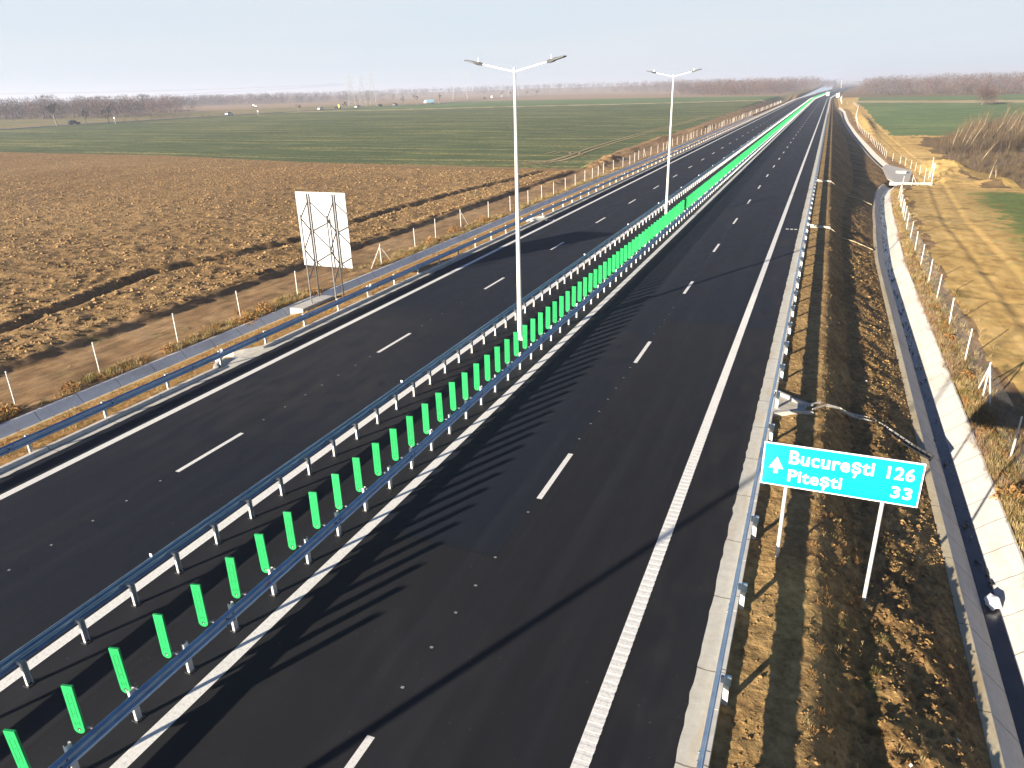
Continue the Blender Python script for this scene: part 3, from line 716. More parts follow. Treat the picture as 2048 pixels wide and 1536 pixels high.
ordw = ['first', 'second', 'third', 'fourth', 'fifth', 'sixth', 'seventh', 'eighth', 'ninth', 'tenth', 'eleventh', 'twelfth', 'thirteenth', 'fourteenth', 'fifteenth', 'sixteenth', 'seventeenth', 'eighteenth', 'nineteenth', 'twentieth']
N0 = 5.02
def paddle_label(i, y):
    v = i - 0
    if i < 20: 
        if i == 0: return 'green paddle cut off by the bottom left corner, first of the row'
        return f'green paddle, {ordw[i]} of the row counting up from the bottom left corner'
    if 32.8 < y < 33.9: return 'green paddle darkened by the shadow of the nearer lamp post'
    if 67.6 < y < 68.7: return 'green paddle darkened by the shadow of the second lamp post'
    if y < 34: return 'green paddle on the median rail about level with the nearer lamp post'
    if y < 64: return 'green paddle between the two lamp posts where the row draws together'
    return 'small green paddle in the packed far part of the row beyond the second lamp post'
for i in range(300):
    y = N0 + i * 1.0; o = b0 if i == 0 else b0.copy()
    if i: COL.objects.link(o)
    o.location = (-11.12 + float(cx(y)), y, .53); o.rotation_euler = (random.uniform(-.02, .02), random.uniform(-.012, .012), R(13 + random.uniform(-2.5, 2.5)))
    o['label'] = paddle_label(i, y)
    if 0 < i < 45:
        c = brk.copy(); COL.objects.link(c); c.parent = o
mb = MB()
for i in range(300, 880):
    y = N0 + i; mb.box((-11.12 + float(cx(y)), y, 1.06), (.21, .044, 1.06), rz=R(13))
tag(mb.build('glare_paddle', M['green']), 'distant green paddles merging into one band towards the bend', 'glare paddles', PT, 'stuff')

# ------------------------------------------------------------------ lamp posts
def make_lamp():
    t = thing('lamp_post', 'tall twin armed lamp post in the median, nearest one in view', 'lamp post', (-12.42, 30.7, 0), 0, 'twin armed lamp posts in the median')
    mb = MB(); mb.tube((0, 0, .02), (0, 0, .9), .125, .12, 16); mb.tube((0, 0, .9), (0, 0, 11.8), .118, .052, 16); mb.tube((0, 0, 11.8), (0, 0, 11.95), .06, .05, 12)
    mb.box((0, -.118, .9), (.10, .012, .38)); mb.build('pole', M['pole'], t, smooth=False)
    mb = MB(); mb.box((0, 0, .035), (.46, .46, .03))
    for a in (-1, 1):
        for b in (-1, 1): mb.tube((a * .18, b * .18, .04), (a * .18, b * .18, .13), .02, n=6)
        mb.prism([(a * .1, .05), (a * .22, .05), (a * .1, .22)], -.006, .006)
    mb.build('base_plate', M['galv_post'], t)
    for s in (-1, 1):
        p0 = Vector((0, 0, 11.78)); p1 = Vector((s * 1.62, 0, 12.15)); d = (p1 - p0).normalized()
        mb = MB(); mb.tube(p0, p1, .038, .033, 10); a = mb.build('arm', M['pole'], t)
        mb = MB(); u = d; n = Vector((-d.z * s, 0, d.x * s)) if s > 0 else Vector((d.z, 0, -d.x)) * 1
        if n.z < 0: n = -n
        def q(l, w, h): return p1 + u * l + Vector((0, w, 0)) + n * h
        ring = lambda l, w, h0, h1: [q(l, -w, h0), q(l, w, h0), q(l, w, h1), q(l, -w, h1)]
        secs = [ring(-.18, .05, -.05, .05), ring(-.02, .10, -.07, .06), ring(.10, .13, -.06, .05), ring(.20, .15, -.03, .03), ring(.58, .15, -.02, .025), ring(.66, .11, -.012, .02)]
        vs = [v for r_ in secs for v in r_]; fs = [(0, 3, 2, 1), (20, 21, 22, 23)]
        for i in range(5):
            for j in range(4): fs.append((4 * i + j, 4 * i + (j + 1) % 4, 4 * i + 4 + (j + 1) % 4, 4 * i + 4 + j))
        mb.add(vs, fs); L = mb.build('luminaire', M['grey_metal'] if s < 0 else M['grey_metal'], t, bevel=.01)
        mb = MB(); vs = [q(.14, -.12, .056), q(.62, -.12, .03), q(.62, .12, .03), q(.14, .12, .056)]; mb.add(vs, [(0, 1, 2, 3)]); vs = [w + n * -.012 for w in vs]
        mb.build('housing_top', M['pole'], L)
        mb = MB(); mb.tube(q(.03, 0, .05), q(.03, 0, .06) + Vector((0, 0, .15)), .038, .03, 10); mb.build('sensor', M['reflector_white'], L)
        mb = MB(); vs = [q(.2, -.11, -.036), q(.58, -.11, -.026), q(.58, .11, -.026), q(.2, .11, -.036)]; mb.add(vs, [(3, 2, 1, 0)]); mb.build('lens', M['lens'], L)
    return t
lamp = make_lamp()
dup(lamp, (-12.32, 65.5, 0), 0, 'tall twin armed lamp post in the median, farther one in view')
dup(lamp, (-12.42, -4.0, 0), 0, 'twin armed lamp post behind the camera whose shadow crosses the near carriageway')
t = thing('mast', 'thin pale mast beside the far bend of the motorway', 'mast', (14, 1580, 0)); mb = MB(); mb.tube((0, 0, 0), (0, 0, 12.5), .28, .18, 8); mb.build('pole', M['pole'], t); mb = MB(); mb.box((0, 0, 12.6), (3.2, .3, .25)); mb.build('arm', M['pole'], t)

# ------------------------------------------------------------------ direction sign
t = thing('direction_sign', 'blue distance sign reading București 126 and Pitești 33 on two posts', 'road sign', (0, 16.55, 0))
x0, x1, z0, z1 = -.48, 2.92, 2.07, 3.19; PW, PH = x1 - x0, z1 - z0
mb = MB(); mb.box(((x0 + x1) / 2, 0, (z0 + z1) / 2), (PW, .03, PH)); pn = mb.build('panel', M['sign_white'], t, bevel=.006)
mb = MB(); mb.box(((x0 + x1) / 2, -.0165, (z0 + z1) / 2), (PW - .06, .003, PH - .06)); fc = mb.build('sheet', M['sign_blue'], pn)
mb = MB()
for k in range(1, 5): mb.box(((x0 + x1) / 2, -.0186, z0 + PH * k / 5 + .01), (PW - .062, .0012, .006))
mb.build('seam', M['sign_seam'], pn)
mb = MB()
for z in (z0 + .22, z1 - .22): mb.box(((x0 + x1) / 2, .035, z), (PW - .2, .04, .06))
mb.build('brace', M['galv_post'], t)
for px, pz in ((.12, -.25), (2.22, -1.35)):
    mb = MB(); mb.tube((px, .07, pz), (px, .07, z1 - .1), .045, .045, 14); mb.build('post', M['galv_post'], t)
def U(u): return x0 + PW * u
def Vv(v): return z1 - PH * v
def text(body, u, v, capfrac, width=None, name='lettering'):
    """v = baseline fraction from the top of the panel"""
    cu = bpy.data.curves.new(name, 'FONT'); cu.body = body; cu.size = 1.; cu.offset = .019; cu.space_character = 1.06; cu.resolution_u = 6
    o = bpy.data.objects.new(name, cu); COL.objects.link(o); bpy.context.view_layer.update()
    me = bpy.data.meshes.new_from_object(o.evaluated_get(bpy.context.evaluated_depsgraph_get())); bpy.data.objects.remove(o)
    n = len(me.vertices); co = np.zeros(n * 3, np.float32); me.vertices.foreach_get('co', co); co = co.reshape(-1, 3)
    sy = capfrac * PH / .73; sx = sy
    if width: sx = width * PW / (co[:, 0].max() - co[:, 0].min())
    x = (co[:, 0] - co[:, 0].min()) * sx + U(u); z = co[:, 1] * sy + Vv(v)
    co = np.stack([x, np.full(n, -.0215), z], -1); me.vertices.foreach_set('co', co.ravel().astype(np.float32)); me.update()
    me.materials.clear(); me.materials.append(M['sign_white'])
    ob = bpy.data.objects.new(name, me); COL.objects.link(ob); ob.parent = pn; return ob
text('București', .174, .424, .315, .533); text('Pitești', .178, .842, .285, .347); text('126', .787, .424, .28, .163); text('33', .828, .842, .265, .125)
mb = MB(); mb.prism([(U(.094), Vv(.314)), (U(.046), Vv(.588)), (U(.080), Vv(.570)), (U(.080), Vv(.70)), (U(.108), Vv(.70)), (U(.108), Vv(.570)), (U(.142), Vv(.588))], -.0225, -.0190); mb.build('arrow', M['sign_white'], pn)

# ------------------------------------------------------------------ white board seen from behind
t = thing('billboard', 'large white board seen from behind on steel trusses beside the ploughed field', 'billboard', (0, 36.1, 0))
bx0, bx1, bz0, bz1 = -28.86, -25.36, 1.39, 5.80
mb = MB(); mb.box(((bx0 + bx1) / 2, .03, (bz0 + bz1) / 2), (bx1 - bx0, .04, bz1 - bz0))
for x in (-27.72, -25.94):  # dashed columns paint the truss shadows onto the board
    for k in range(36):
        z = 1.55 + k * .075
        if random.random() < .8: mb.box((x + .42 + random.uniform(-.03, .03) , .0085, z), (.07, .002, .045), 1)
# dotted lettering showing through, lower right
def dots(rows, xa, za, s):
    for j, row in enumerate(rows):
        for i, ch in enumerate(row):
            if ch == '#': mb.box((xa + i * s, .0085, za - j * s), (s * .62, .002, s * .62), 1)
dots(['#.#.###..##.###.#..', '#.#.#...#....#..##.', '#.#.##...#...#..#.#', '.#..#.....#..#..###', '.#..###.##...#..#.#'], -26.62, 1.78, .038)
mb.build('panel', [M['board_white'], M['ink_and_shadow']], t)
zb = float(zL(-27, 36, False))
mb = MB()
for x in (-27.95, -26.15):
    post = MB(); post.tube((x, -.12, -1.2), (x, -.12, 5.72), .05, n=10)
    for k in range(40): post.box((x, -.06, 1.6 + k * .1), (.05, .05, .02))
    post.build('rear_post', M['truss'], t)
    f = MB(); f.tube((x + .58, -1.65, -1.0), (x + .58, -1.65, 4.75), .042, n=10); f.build('front_post', M['truss2'], t)
    d = MB()
    zs = [(5.25, 4.35), (4.2, 3.35), (3.2, 2.45), (2.25, 1.45)]
    seq = [(-.12, 5.25), (-1.65, 4.55), (-.12, 3.55), (-1.65, 2.75), (-.12, 1.65), (-1.65, .9)]
    for (ya, za), (yb_, zb_) in zip(seq[:-1], seq[1:]): d.tube((x + (.58 if ya < -1 else 0), ya, za), (x + (.58 if yb_ < -1 else 0), yb_, zb_), .038, n=6)
    d.build('brace', M['truss'], t)
for fx in (-27.6, -25.8):
    mb = MB(); mb.box((fx, -1.3, -.80), (.95, 3.1, .6)); mb.build('footing', M['white_concrete'], t, bevel=.03)

# ------------------------------------------------------------------ fences
def fence(label, pts, braces, h=1.62, mesh_y=140, wy=8):
    t = thing('fence', label, 'fence'); first = None; stuff = MB()
    for i, (x, y, z) in enumerate(pts):
        if i < 100:
            if first is None:
                mb = MB(); mb.tube((0, 0, -.3), (0, 0, h), .031, n=8); mb.tube((0, 0, h), (0, 0, h + .025), .036, .02, n=8); first = o = mb.build('post', M['fence_post'], t)
            else: o = first.copy(); COL.objects.link(o); o.parent = t
            o.location = (x, y, z); o.rotation_euler = (random.uniform(-.025, .025), random.uniform(-.025, .025), 0)
        else: stuff.tube((x, y, z - .3), (x, y, z + h), .045, n=5)
        if i in braces:
            for s in braces[i]:
                mb = MB(); mb.tube((x, y, z + h * .92), (x + s[0], y + s[1], z + .02), .032, n=7); mb.build('brace', M['fence_post'], t)
    if stuff.v:
        o = stuff.build('post', M['fence_post'], t); o['kind'] = 'stuff'
    w = MB()
    for k in range(12):
        hh = .04 + k * (h - .1) / 11
        for (xa, ya, za), (xb, yb_, zb_) in zip(pts[:-1], pts[1:]):
            if ya < mesh_y * 2 or k in (0, 5, 11): w.tube((xa, ya, za + hh), (xb, yb_, zb_ + hh), .0022, n=3, caps=False)
    for (xa, ya, za), (xb, yb_, zb_) in zip(pts[:-1], pts[1:]):
        if ya < mesh_y:
            L = math.hypot(xb - xa, yb_ - ya); n = int(L / .16)
            for k in range(n):
                f = k / n; x, y, z = xa + (xb - xa) * f, ya + (yb_ - ya) * f, za + (zb_ - za) * f
                w.tube((x, y, z + .03), (x, y, z + h - .05), .0018, n=3, caps=False)
    w.build('wire_mesh', M['wire'], t)
    return t
yl = [13.4, 18.2, 22.3, 27.2, 32, 37.2, 41.8, 46.5, 53.1, 57.9, 63.5, 68.7, 73.1, 77.9, 82.4, 85.9, 90.3, 94.6, 99.4, 102.5, 105.7] + [110 + 4.6 * i for i in range(95)]
xl_ = [-30.6, -30.7, -30.6, -30.7, -30.7, -30.6, -30.4, -30, -30.8, -31.4, -31.6, -31, -30.4, -30.2, -30.2, -29.95, -29.9, -29.95, -30.1, -29.95, -30.0]
pl = [(xl_[i] if i < len(xl_) else -30.1 - .4 * math.sin(i), y, float(zL(-30.6, y, False))) for i, y in enumerate(yl)]
fence('long wire fence on pale posts between the far ditch and the ploughed field', pl, {7: [(-.1, -1.3), (.1, 1.3)], 10: [(.1, 1.3)], 27: [(.1, 1.3)], 45: [(.1, 1.3)]})
pr = [(7.62, y * .988, -1.79) for y in (18.0, 23.3, 28.9, 34.8, 39.8, 45.7, 51.5, 56.1, 61.4)] + [(x, y, float(G(y))) for x, y in ((7.75, 66.5), (7.85, 72), (8.0, 77.5), (8.25, 83), (8.6, 90), (8.95, 96), (9.3, 102), (9.6, 108), (10.6, 117), (11.6, 127.6), (13.0, 129.4), (14.9, 131.8), (16.2, 134), (16.0, 142), (15.2, 158), (14.1, 167.5), (12.3, 180.2), (12.1, 194.4), (11.7, 203), (11.3, 210.8), (11.0, 226), (10.7, 232.8), (10.2, 236), (9.6, 247), (9.1, 265), (9, 276.6), (9.5, 324), (12.2, 400), (11.1, 455), (8.4, 461), (5.6, 463), (5.6, 575), (7.5, 650))]
pr2 = []
for a, b in zip(pr[:-1], pr[1:]):
    pr2.append(a); L = math.hypot(b[0] - a[0], b[1] - a[1]); n = int(L / 7.)
    for k in range(1, n + 1):
        f = k / (n + 1); y = a[1] + (b[1] - a[1]) * f; pr2.append((a[0] + (b[0] - a[0]) * f, y, float(G(y)) if y > 62 else -1.79))
fence('wire fence on pale posts between the right ditch and the clay track', pr2, {3: [(.12, -1.0), (-.05, .9)], 15: [(0, 1.3)], 19: [(.3, .8)], 22: [(.9, .5)]}, wy=5)
t = thing('gate', 'pale metal gate at the culvert where the right fence turns', 'gate', (16.2, 134.0, -4.1)); mb = MB()
mb.tube((0, 0, 0), (0, 0, 3.0), .05, n=6); mb.tube((.6, 8, 0), (.6, 8, 3.2), .05, n=6); mb.build('post', M['fence_post'], t); mb = MB()
for z in (.5, 1.2, 1.9, 2.6): mb.tube((0, 0, z), (.6, 8, z + .1), .03, n=5)
mb.tube((0, 0, .4), (.6, 8, 2.7), .03, n=5); mb.build('gate_leaf', M['fence_post'], t)

# ------------------------------------------------------------------ plants
def blades(n, rad, h, lean, wid, seed, sub=1, dome=True):
    r = np.random.default_rng(seed); V = []; F = []
    for i in range(n):
        a = r.uniform(0, 2 * math.pi); q = rad * math.sqrt(r.random()) * .75; bx_, by_ = q * math.cos(a), q * math.sin(a)
        hh = h * r.uniform(.45, 1.05) * (1 - .35 * (q / rad) if dome else 1); la = a + r.normal(0, .7); l = lean * hh * r.uniform(.2, 1.3)
        wd = wid * r.uniform(.6, 1.4); px, py = -math.sin(la) * wd, math.cos(la) * wd
        tx, ty = bx_ + l * math.cos(la), by_ + l * math.sin(la)
        mx, my = bx_ + l * .35 * math.cos(la), by_ + l * .35 * math.sin(la); k = len(V)
        V += [(bx_ - px, by_ - py, -.03), (bx_ + px, by_ + py, -.03), (mx + px * .8, my + py * .8, hh * .6), (mx - px * .8, my - py * .8, hh * .6), (tx + px * .3, ty + py * .3, hh), (tx - px * .3, ty - py * .3, hh)]
        F += [(k, k + 1, k + 2, k + 3), (k + 3, k + 2, k + 4, k + 5)]
    return np.array(V), np.array(F)
def merge(name, templates, places, mats, mi_of=None):
    """one mesh of many placed copies: place = (template, x, y, z, rot, scale, matindex)"""
    VS = []; FS = []; MI = []; k = 0
    for (ti, x, y, z, rz, s, m) in places:
        V, F = templates[ti]; c, sn = math.cos(rz), math.sin(rz)
        s3 = s if isinstance(s, tuple) else (s, s, s)
        W_ = np.empty_like(V); W_[:, 0] = (V[:, 0] * c - V[:, 1] * sn) * s3[0] + x; W_[:, 1] = (V[:, 0] * sn + V[:, 1] * c) * s3[1] + y; W_[:, 2] = V[:, 2] * s3[2] + z
        VS.append(W_); FS.append(F + k); MI.append(np.full(len(F), m)); k += len(V)
    return np_mesh(name, np.concatenate(VS), np.concatenate(FS), mats, np.concatenate(MI))
# clods: small broken lumps of soil
def clod(seed):
    r = np.random.default_rng(seed)
    V = np.array([(1, 0, 0), (-1, 0, 0), (0, 1, 0), (0, -1, 0), (0, 0, 1), (0, 0, -.6), (.7, .7, .3), (-.7, -.6, .35), (.6, -.7, .2), (-.6, .7, .25)], float) * r.uniform(.6, 1.2, (10, 1)) * [1, .85, .7]
    F = np.array([(0, 6, 4), (6, 2, 4), (2, 9, 4), (9, 1, 4), (1, 7, 4), (7, 3, 4), (3, 8, 4), (8, 0, 4), (0, 5, 6), (6, 5, 2), (2, 5, 9), (9, 5, 1), (1, 5, 7), (7, 5, 3), (3, 5, 8), (8, 5, 0)])
    return V, F
CL = [clod(i) for i in range(12)]
pts = []
xq = np.empty(0)
n = 42000; yq = 12 + (112 - 12) * rng.random(n) ** 1.25; xq = -36.4 - 95 * rng.random(n) ** 1.25
zq = zL(xq, yq)
for x, y, z in zip(xq, yq, zq): pts.append((rng.integers(12), x, y, z, rng.uniform(0, 6.3), float(np.clip(rng.lognormal(-2.62, .55), .03, .24)), 0))
n = 36000; yq = 40 + (128 - 40) * rng.random(n) ** .8; xq = -70 - 150 * rng.random(n)
yl_ = np.interp(xq, [-400, -198, -142, -84, -56, -39, -30], [132, 131.5, 132, 122, 118.5, 117, 116]); k_ = yq < yl_ - .5; xq, yq = xq[k_], yq[k_]; zq = zL(xq, yq)
for x, y, z in zip(xq, yq, zq): pts.append((rng.integers(12), x, y, z, rng.uniform(0, 6.3), float(np.clip(rng.lognormal(-2.4, .4), .06, .22)), 0))
o = merge('soil_clods', CL, pts, [M['clod']]); tag(o, 'broken lumps of earth over the ploughed field', 'clods', kind='stuff')
pts = []
n = 15000; yq = 6.5 + 60 * rng.random(n) ** 1.7; xq = 1.25 + (dc(yq) - 1.15 - 1.25) * rng.random(n) ** .75
zq = zR(xq, yq)
for x, y, z in zip(xq, yq, zq): pts.append((rng.integers(12), x, y, z, rng.uniform(0, 6.3), float(np.clip(rng.lognormal(-3.75, .55), .01, .10)), 0))
n = 3000; yq = 7 + 45 * rng.random(n) ** 1.7; xq = -.4 + 1.7 * rng.random(n); zq = zR(xq, yq)
for x, y, z in zip(xq, yq, zq): pts.append((rng.integers(12), x, y, z, rng.uniform(0, 6.3), float(np.clip(rng.lognormal(-4.0, .5), .008, .06)), 0))
o = merge('soil_clods', CL, pts, [M['slope']]); tag(o, 'loose lumps of earth on the motorway bank around the sign', 'clods', kind='stuff')
lt = MB()
for i in range(34):
    y = 8 + 40 * random.random() ** 1.5; x = random.uniform(.1, float(dc(y)) - 1.3) if i < 26 else float(dc(y)) + random.uniform(1.3, 4)
    a = random.uniform(0, 3); w = random.uniform(.02, .06); h = random.uniform(.02, .05); z = float(zR(x, y)) + .02
    c_, s_ = math.cos(a), math.sin(a)
    lt.add([(x - w * c_, y - w * s_, z), (x + w * c_, y + w * s_, z + .01), (x + w * c_ - h * s_, y + w * s_ + h * c_, z + .03), (x - w * c_ - h * s_, y - w * s_ + h * c_, z + .012)], [(0, 1, 2, 3)])
tag(lt.build('litter', M['bag']), 'scraps of pale litter scattered on the motorway bank', 'litter', kind='stuff')
# dry grass as ground cover
TF = [blades(26, .22, .28, .7, .006, 50 + i) for i in range(6)]
pl_ = []
for i in range(5200):
    y = 9 + 110 * rng.random() ** 1.7
    u = rng.random()
    if u < .45: x = rng.uniform(-27.7, -23.75); m = rng.choice([0, 0, 1, 2])
    else: x = -29.45 - abs(rng.normal(0, 1.0)); m = rng.choice([0, 1, 1, 2, 2])
    if -24.9 < x and 22.4 < y < 25.8: continue
    if -28.6 < x < -25.4 and 33.7 < y < 36.7: continue
    if float(fbm(np.array(x * .35), np.array(y * .25), 3)) < -.06: continue
    pl_.append((rng.integers(6), x, y, float(zL(x, y)), rng.uniform(0, 6.3), rng.uniform(.5, 1.25) * (1 if x < -29 else .6), m))
for i in range(3600):
    y = 14 + 110 * rng.random() ** 1.6; x = float(dc(y)) + 1.06 + abs(rng.normal(0, .75)); m = rng.choice([0, 1, 1, 2])
    pl_.append((rng.integers(6), x, y, float(zR(x, y)), rng.uniform(0, 6.3), rng.uniform(.5, 1.3), m))
for i in range(1500):
    y = 8 + 80 * rng.random() ** 1.6; x = rng.uniform(.9, float(dc(y)) - 1.15)
    if float(fbm(np.array(x * .6 + 9), np.array(y * .3), 3)) < .05: continue
    pl_.append((rng.integers(6), x, y, float(zR(x, y)) - .02, rng.uniform(0, 6.3), rng.uniform(.25, .6), rng.choice([0, 0, 1, 2])))
o = merge('dry_grass', TF, pl_, [M['dry_leaf'], M['straw'], M['weed_green']]); tag(o, 'dry brown grass and weeds on the verges and ditch banks', 'grass', kind='stuff')
# overhanging reddish stems along the right lip of the ditch
TR = [blades(40, .35, .5, 1.3, .004, 80 + i) for i in range(4)]
pl_ = []
for i in range(330):
    y = 15 + 95 * rng.random() ** 1.3
    if float(fbm(np.array(y * .25), np.array(2.2), 3)) < -.05: continue
    x = float(dc(y)) + 1.0 + rng.uniform(-.05, .25); pl_.append((rng.integers(4), x, y, float(zR(x + .15, y)) - .02, rng.uniform(0, 6.3), rng.uniform(.6, 1.15), 0))
o = merge('dead_stems', TR, pl_, [M['reed_red']]); tag(o, 'fine reddish dead stems hanging over the right ditch', 'dead grass', kind='stuff')
# single weeds one can count
def leafy(seed, n=150, rad=.55, h=.6):
    r = np.random.default_rng(seed); V = []; F = []
    for i in range(n):
        a = r.uniform(0, 6.3); q = rad * r.random() ** .6; z = h * (1 - (q / rad) ** 2) * r.uniform(.15, 1.0); p = np.array([q * math.cos(a), q * math.sin(a), z])
        d = r.normal(0, 1, 3); d /= np.linalg.norm(d); e = np.cross(d, r.normal(0, 1, 3)); e /= np.linalg.norm(e); L = r.uniform(.04, .10); k = len(V)
        V += [p - d * L - e * L * .28, p - d * L + e * L * .28, p + d * L + e * L * .28, p + d * L - e * L * .28]; F.append((k, k + 1, k + 2, k + 3))
    for i in range(14):
        a = r.uniform(0, 6.3); q = rad * r.uniform(.3, .9); k = len(V); e = np.array([-math.sin(a), math.cos(a), 0]) * .008; tip = np.array([q * math.cos(a), q * math.sin(a), h * r.uniform(.5, 1.05)])
        V += [e, -e, tip - e * .4, tip + e * .4]; F.append((k, k + 1, k + 2, k + 3))
    return np.array(V, float), np.array(F)
sh = [np_mesh('dry_shrub', *leafy(i + 5), M['dry_leaf']) for i in range(3)]
shp = [(-30.2, 17.2, 1.5, 'l'), (-30.0, 20.3, .9, 'l'), (-30.0, 25.9, .8, 'l'), (-29.7, 31.3, 1.5, 'l'), (-29.9, 33.2, 1.2, 'l'), (-29.5, 37.5, 1.0, 'l'), (-30.6, 55.5, 1.3, 'l'), (-31.0, 60.8, 1.2, 'l'), (-30.6, 66.5, 1.2, 'l'),
       (7.0, 25.3, .95, 'r'), (7.05, 26.7, .65, 'r'), (7.15, 30.4, .8, 'r'), (7.25, 33.4, .6, 'r'), (7.25, 36.7, .95, 'r'), (7.25, 42.4, .9, 'r'), (7.0, 46.7, .6, 'r'), (7.1, 55.0, .75, 'r')]
lbl = ['dark brown shrub on the far ditch edge at the left frame edge', 'low russet weed on the far ditch edge left of the second fence post', 'low russet weed on the ditch bank above the rounded inlet', 'bushy rust coloured shrub on the ditch edge left of the billboard', 'rust shrub touching the billboard footing', 'brown shrub behind the billboard legs',
       'russet shrub by the fence just right of the billboard', 'russet shrub on the ditch edge near the braced post', 'russet shrub before the first lamp post',
       'largest rust coloured shrub hanging over the ditch right of the sign', 'small rust shrub just above the largest one by the ditch', 'rust shrub in the sign shadow beside the ditch', 'thin dry shrub below the braced fence post', 'round orange shrub beside the ditch just above the braced fence post', 'orange brown shrub on the ditch edge, second above the braced post', 'small orange shrub on the ditch edge, third above the braced post', 'farthest orange shrub on the right ditch edge']
for i, ((x, y, s, w), lb) in enumerate(zip(shp, lbl)):
    o = sh[i] if i < 3 else sh[i % 3].copy()
    if i >= 3: COL.objects.link(o)
    o.location = (x, y, float(zL(x, y) if w == 'l' else zR(x, y)) - .05); o.rotation_euler = (0, 0, random.uniform(0, 6)); o.scale = (s, s, s * random.uniform(.7, 1.0))
    tag(o, lb, 'shrub', 'dry shrubs on the ditch banks')

# bare trees
def branch_tree(seed, h, lean=(0, 0), levels=5, spread=.62, trunk=.35, rr=.03):
    r = random.Random(seed); T = MB(); K = MB()
    def grow(p, d, L, rad, lv):
        q = p + d * L
        (T if lv < 2 else K).tube(p, q, max(rad, .055), max(rad * .68, .05), 6 if lv < 2 else 3, caps=False)
        if lv >= levels: return
        nb = r.choice([2, 3, 3]) if lv else r.choice([3, 4])
        for i in range(nb):
            v = Vector((r.gauss(0, 1), r.gauss(0, 1), r.gauss(.15, .6))).normalized()
            nd = (d * (1 - spread * .6) + v * spread + Vector((0, 0, .18))).normalized()
            st = p + d * L * r.uniform(.6, 1.0) if i else q
            grow(st, nd, L * r.uniform(.62, .86) * (.9 if lv else .75), rad * .6, lv + 1)
    d0 = Vector((lean[0], lean[1], 1)).normalized(); grow(Vector((0, 0, -.1)), d0, h * trunk, h * rr, 0)
    return T, K
def tree(name, label, x, y, z, h, seed, lean=(0, 0), mats=('bark', 'twig_grey'), group=None, spread=.62, levels=5):
    t = thing(name, label, 'tree', (x, y, z), group=group); T, K = branch_tree(seed, h, lean, levels, spread)
    T.build('trunk', M[mats[0]], t); K.build('crown', M[mats[1]], t); return t
GR = 'bare trees along the old road'
for a in [(-325, 246.5, 12.5, (-.25, 0), 'tall bare tree leaning left by the old road near the dark car'), (-316.5, 267, 11, (-.1, 0), 'forked bare tree by the old road right of the dark car'), (-321, 258, 8, (.02, 0), 'thin young tree between the two leftmost roadside trees'),
          (-304, 394, 6.5, (0, 0), 'small lone bare tree in the middle of the roadside left of the pylons'), (-311, 455, 6, (.05, 0), 'spindly tree just right of the three pylons'), (-333, 571, 8.5, (0, 0), 'bare tree left of the blue truck, farther of two'), (-311, 556, 10, (-.1, 0), 'bare crooked tree immediately left of the blue truck'), (-304, 581, 10.5, (.05, 0), 'bushy bare tree immediately right of the blue truck'),
          (-429, 1013, 11, (0, 0), 'far bare tree above the second truck'), (-408, 990, 10, (0, 0), 'far bare tree just left of the first lamp post'), (-396, 1020, 10, (.1, 0), 'far bare tree hidden partly by the first lamp post'), (-392, 1049, 11, (0, 0), 'far bare tree right of the first lamp post')]:
    x, y, h, ln, lb = a; tree('bare_tree', lb, x, y, float(zL(x, y, False)), h, int(abs(x * 7 + y)), ln, group=GR)

# woods: many bare crowns read as one mass
def crown(seed, n, big):
    r = np.random.default_rng(seed); V = []; F = []
    def tri(p, d, L, w):
        e = np.cross(d, r.normal(0, 1, 3)); e = e / (np.linalg.norm(e) + 1e-6) * w; k = len(V)
        V.extend([p - e, p + e, p + d * L + e * .2, p + d * L - e * .2]); F.append((k, k + 1, k + 2, k + 3))
    for k in range(2): tri(np.array([0, 0, -.05]), np.array([r.normal(0, .08), r.normal(0, .08), 1.]), .6, .012)
    cl = r.normal(0, 1, (6, 3)) * [.18, .18, .19] + [0, 0, .54]
    for i in range(n):
        c = cl[r.integers(6)]; p = c + r.normal(0, 1, 3) * [.12, .12, .13]; p[2] = np.clip(p[2], .12, 1.0)
        d = (p - [0, 0, .25]); d = d / (np.linalg.norm(d) + 1e-6) + r.normal(0, .45, 3); d /= np.linalg.norm(d)
        tri(p, d, r.uniform(.07, .16), big)
    return np.array(V, float), np.array(F)
CR = [crown(i, 150, .008) for i in range(6)] + [crown(20 + i, 80, .013) for i in range(6)]
t = thing('bare_tree', 'big round reddish bare tree standing alone at the far end of the right field', 'tree', (67, 430, -.9), group=GR)
mb = MB(); mb.tube((0, 0, -.2), (.1, 0, 3.2), .28, .16, 8)
for k in range(7):
    a = k * .9; mb.tube((.05, 0, 1.6 + k * .2), (1.8 * math.cos(a), 1.8 * math.sin(a), 4.6 + (k % 3)), .13, .05, 6)
mb.build('trunk', M['bark'], t)
Vb, Fb = crown(77, 2600, .0035); Vb = Vb * [13, 13, 10.5]; np_mesh('crown', Vb, Fb, M['twig_rust'], parent=t)
def in_poly(x, y, P):
    c = False; j = len(P) - 1
    for i in range(len(P)):
        if (P[i][1] > y) != (P[j][1] > y) and x < (P[j][0] - P[i][0]) * (y - P[i][1]) / (P[j][1] - P[i][1] + 1e-9) + P[i][0]: c = not c
        j = i
    return c
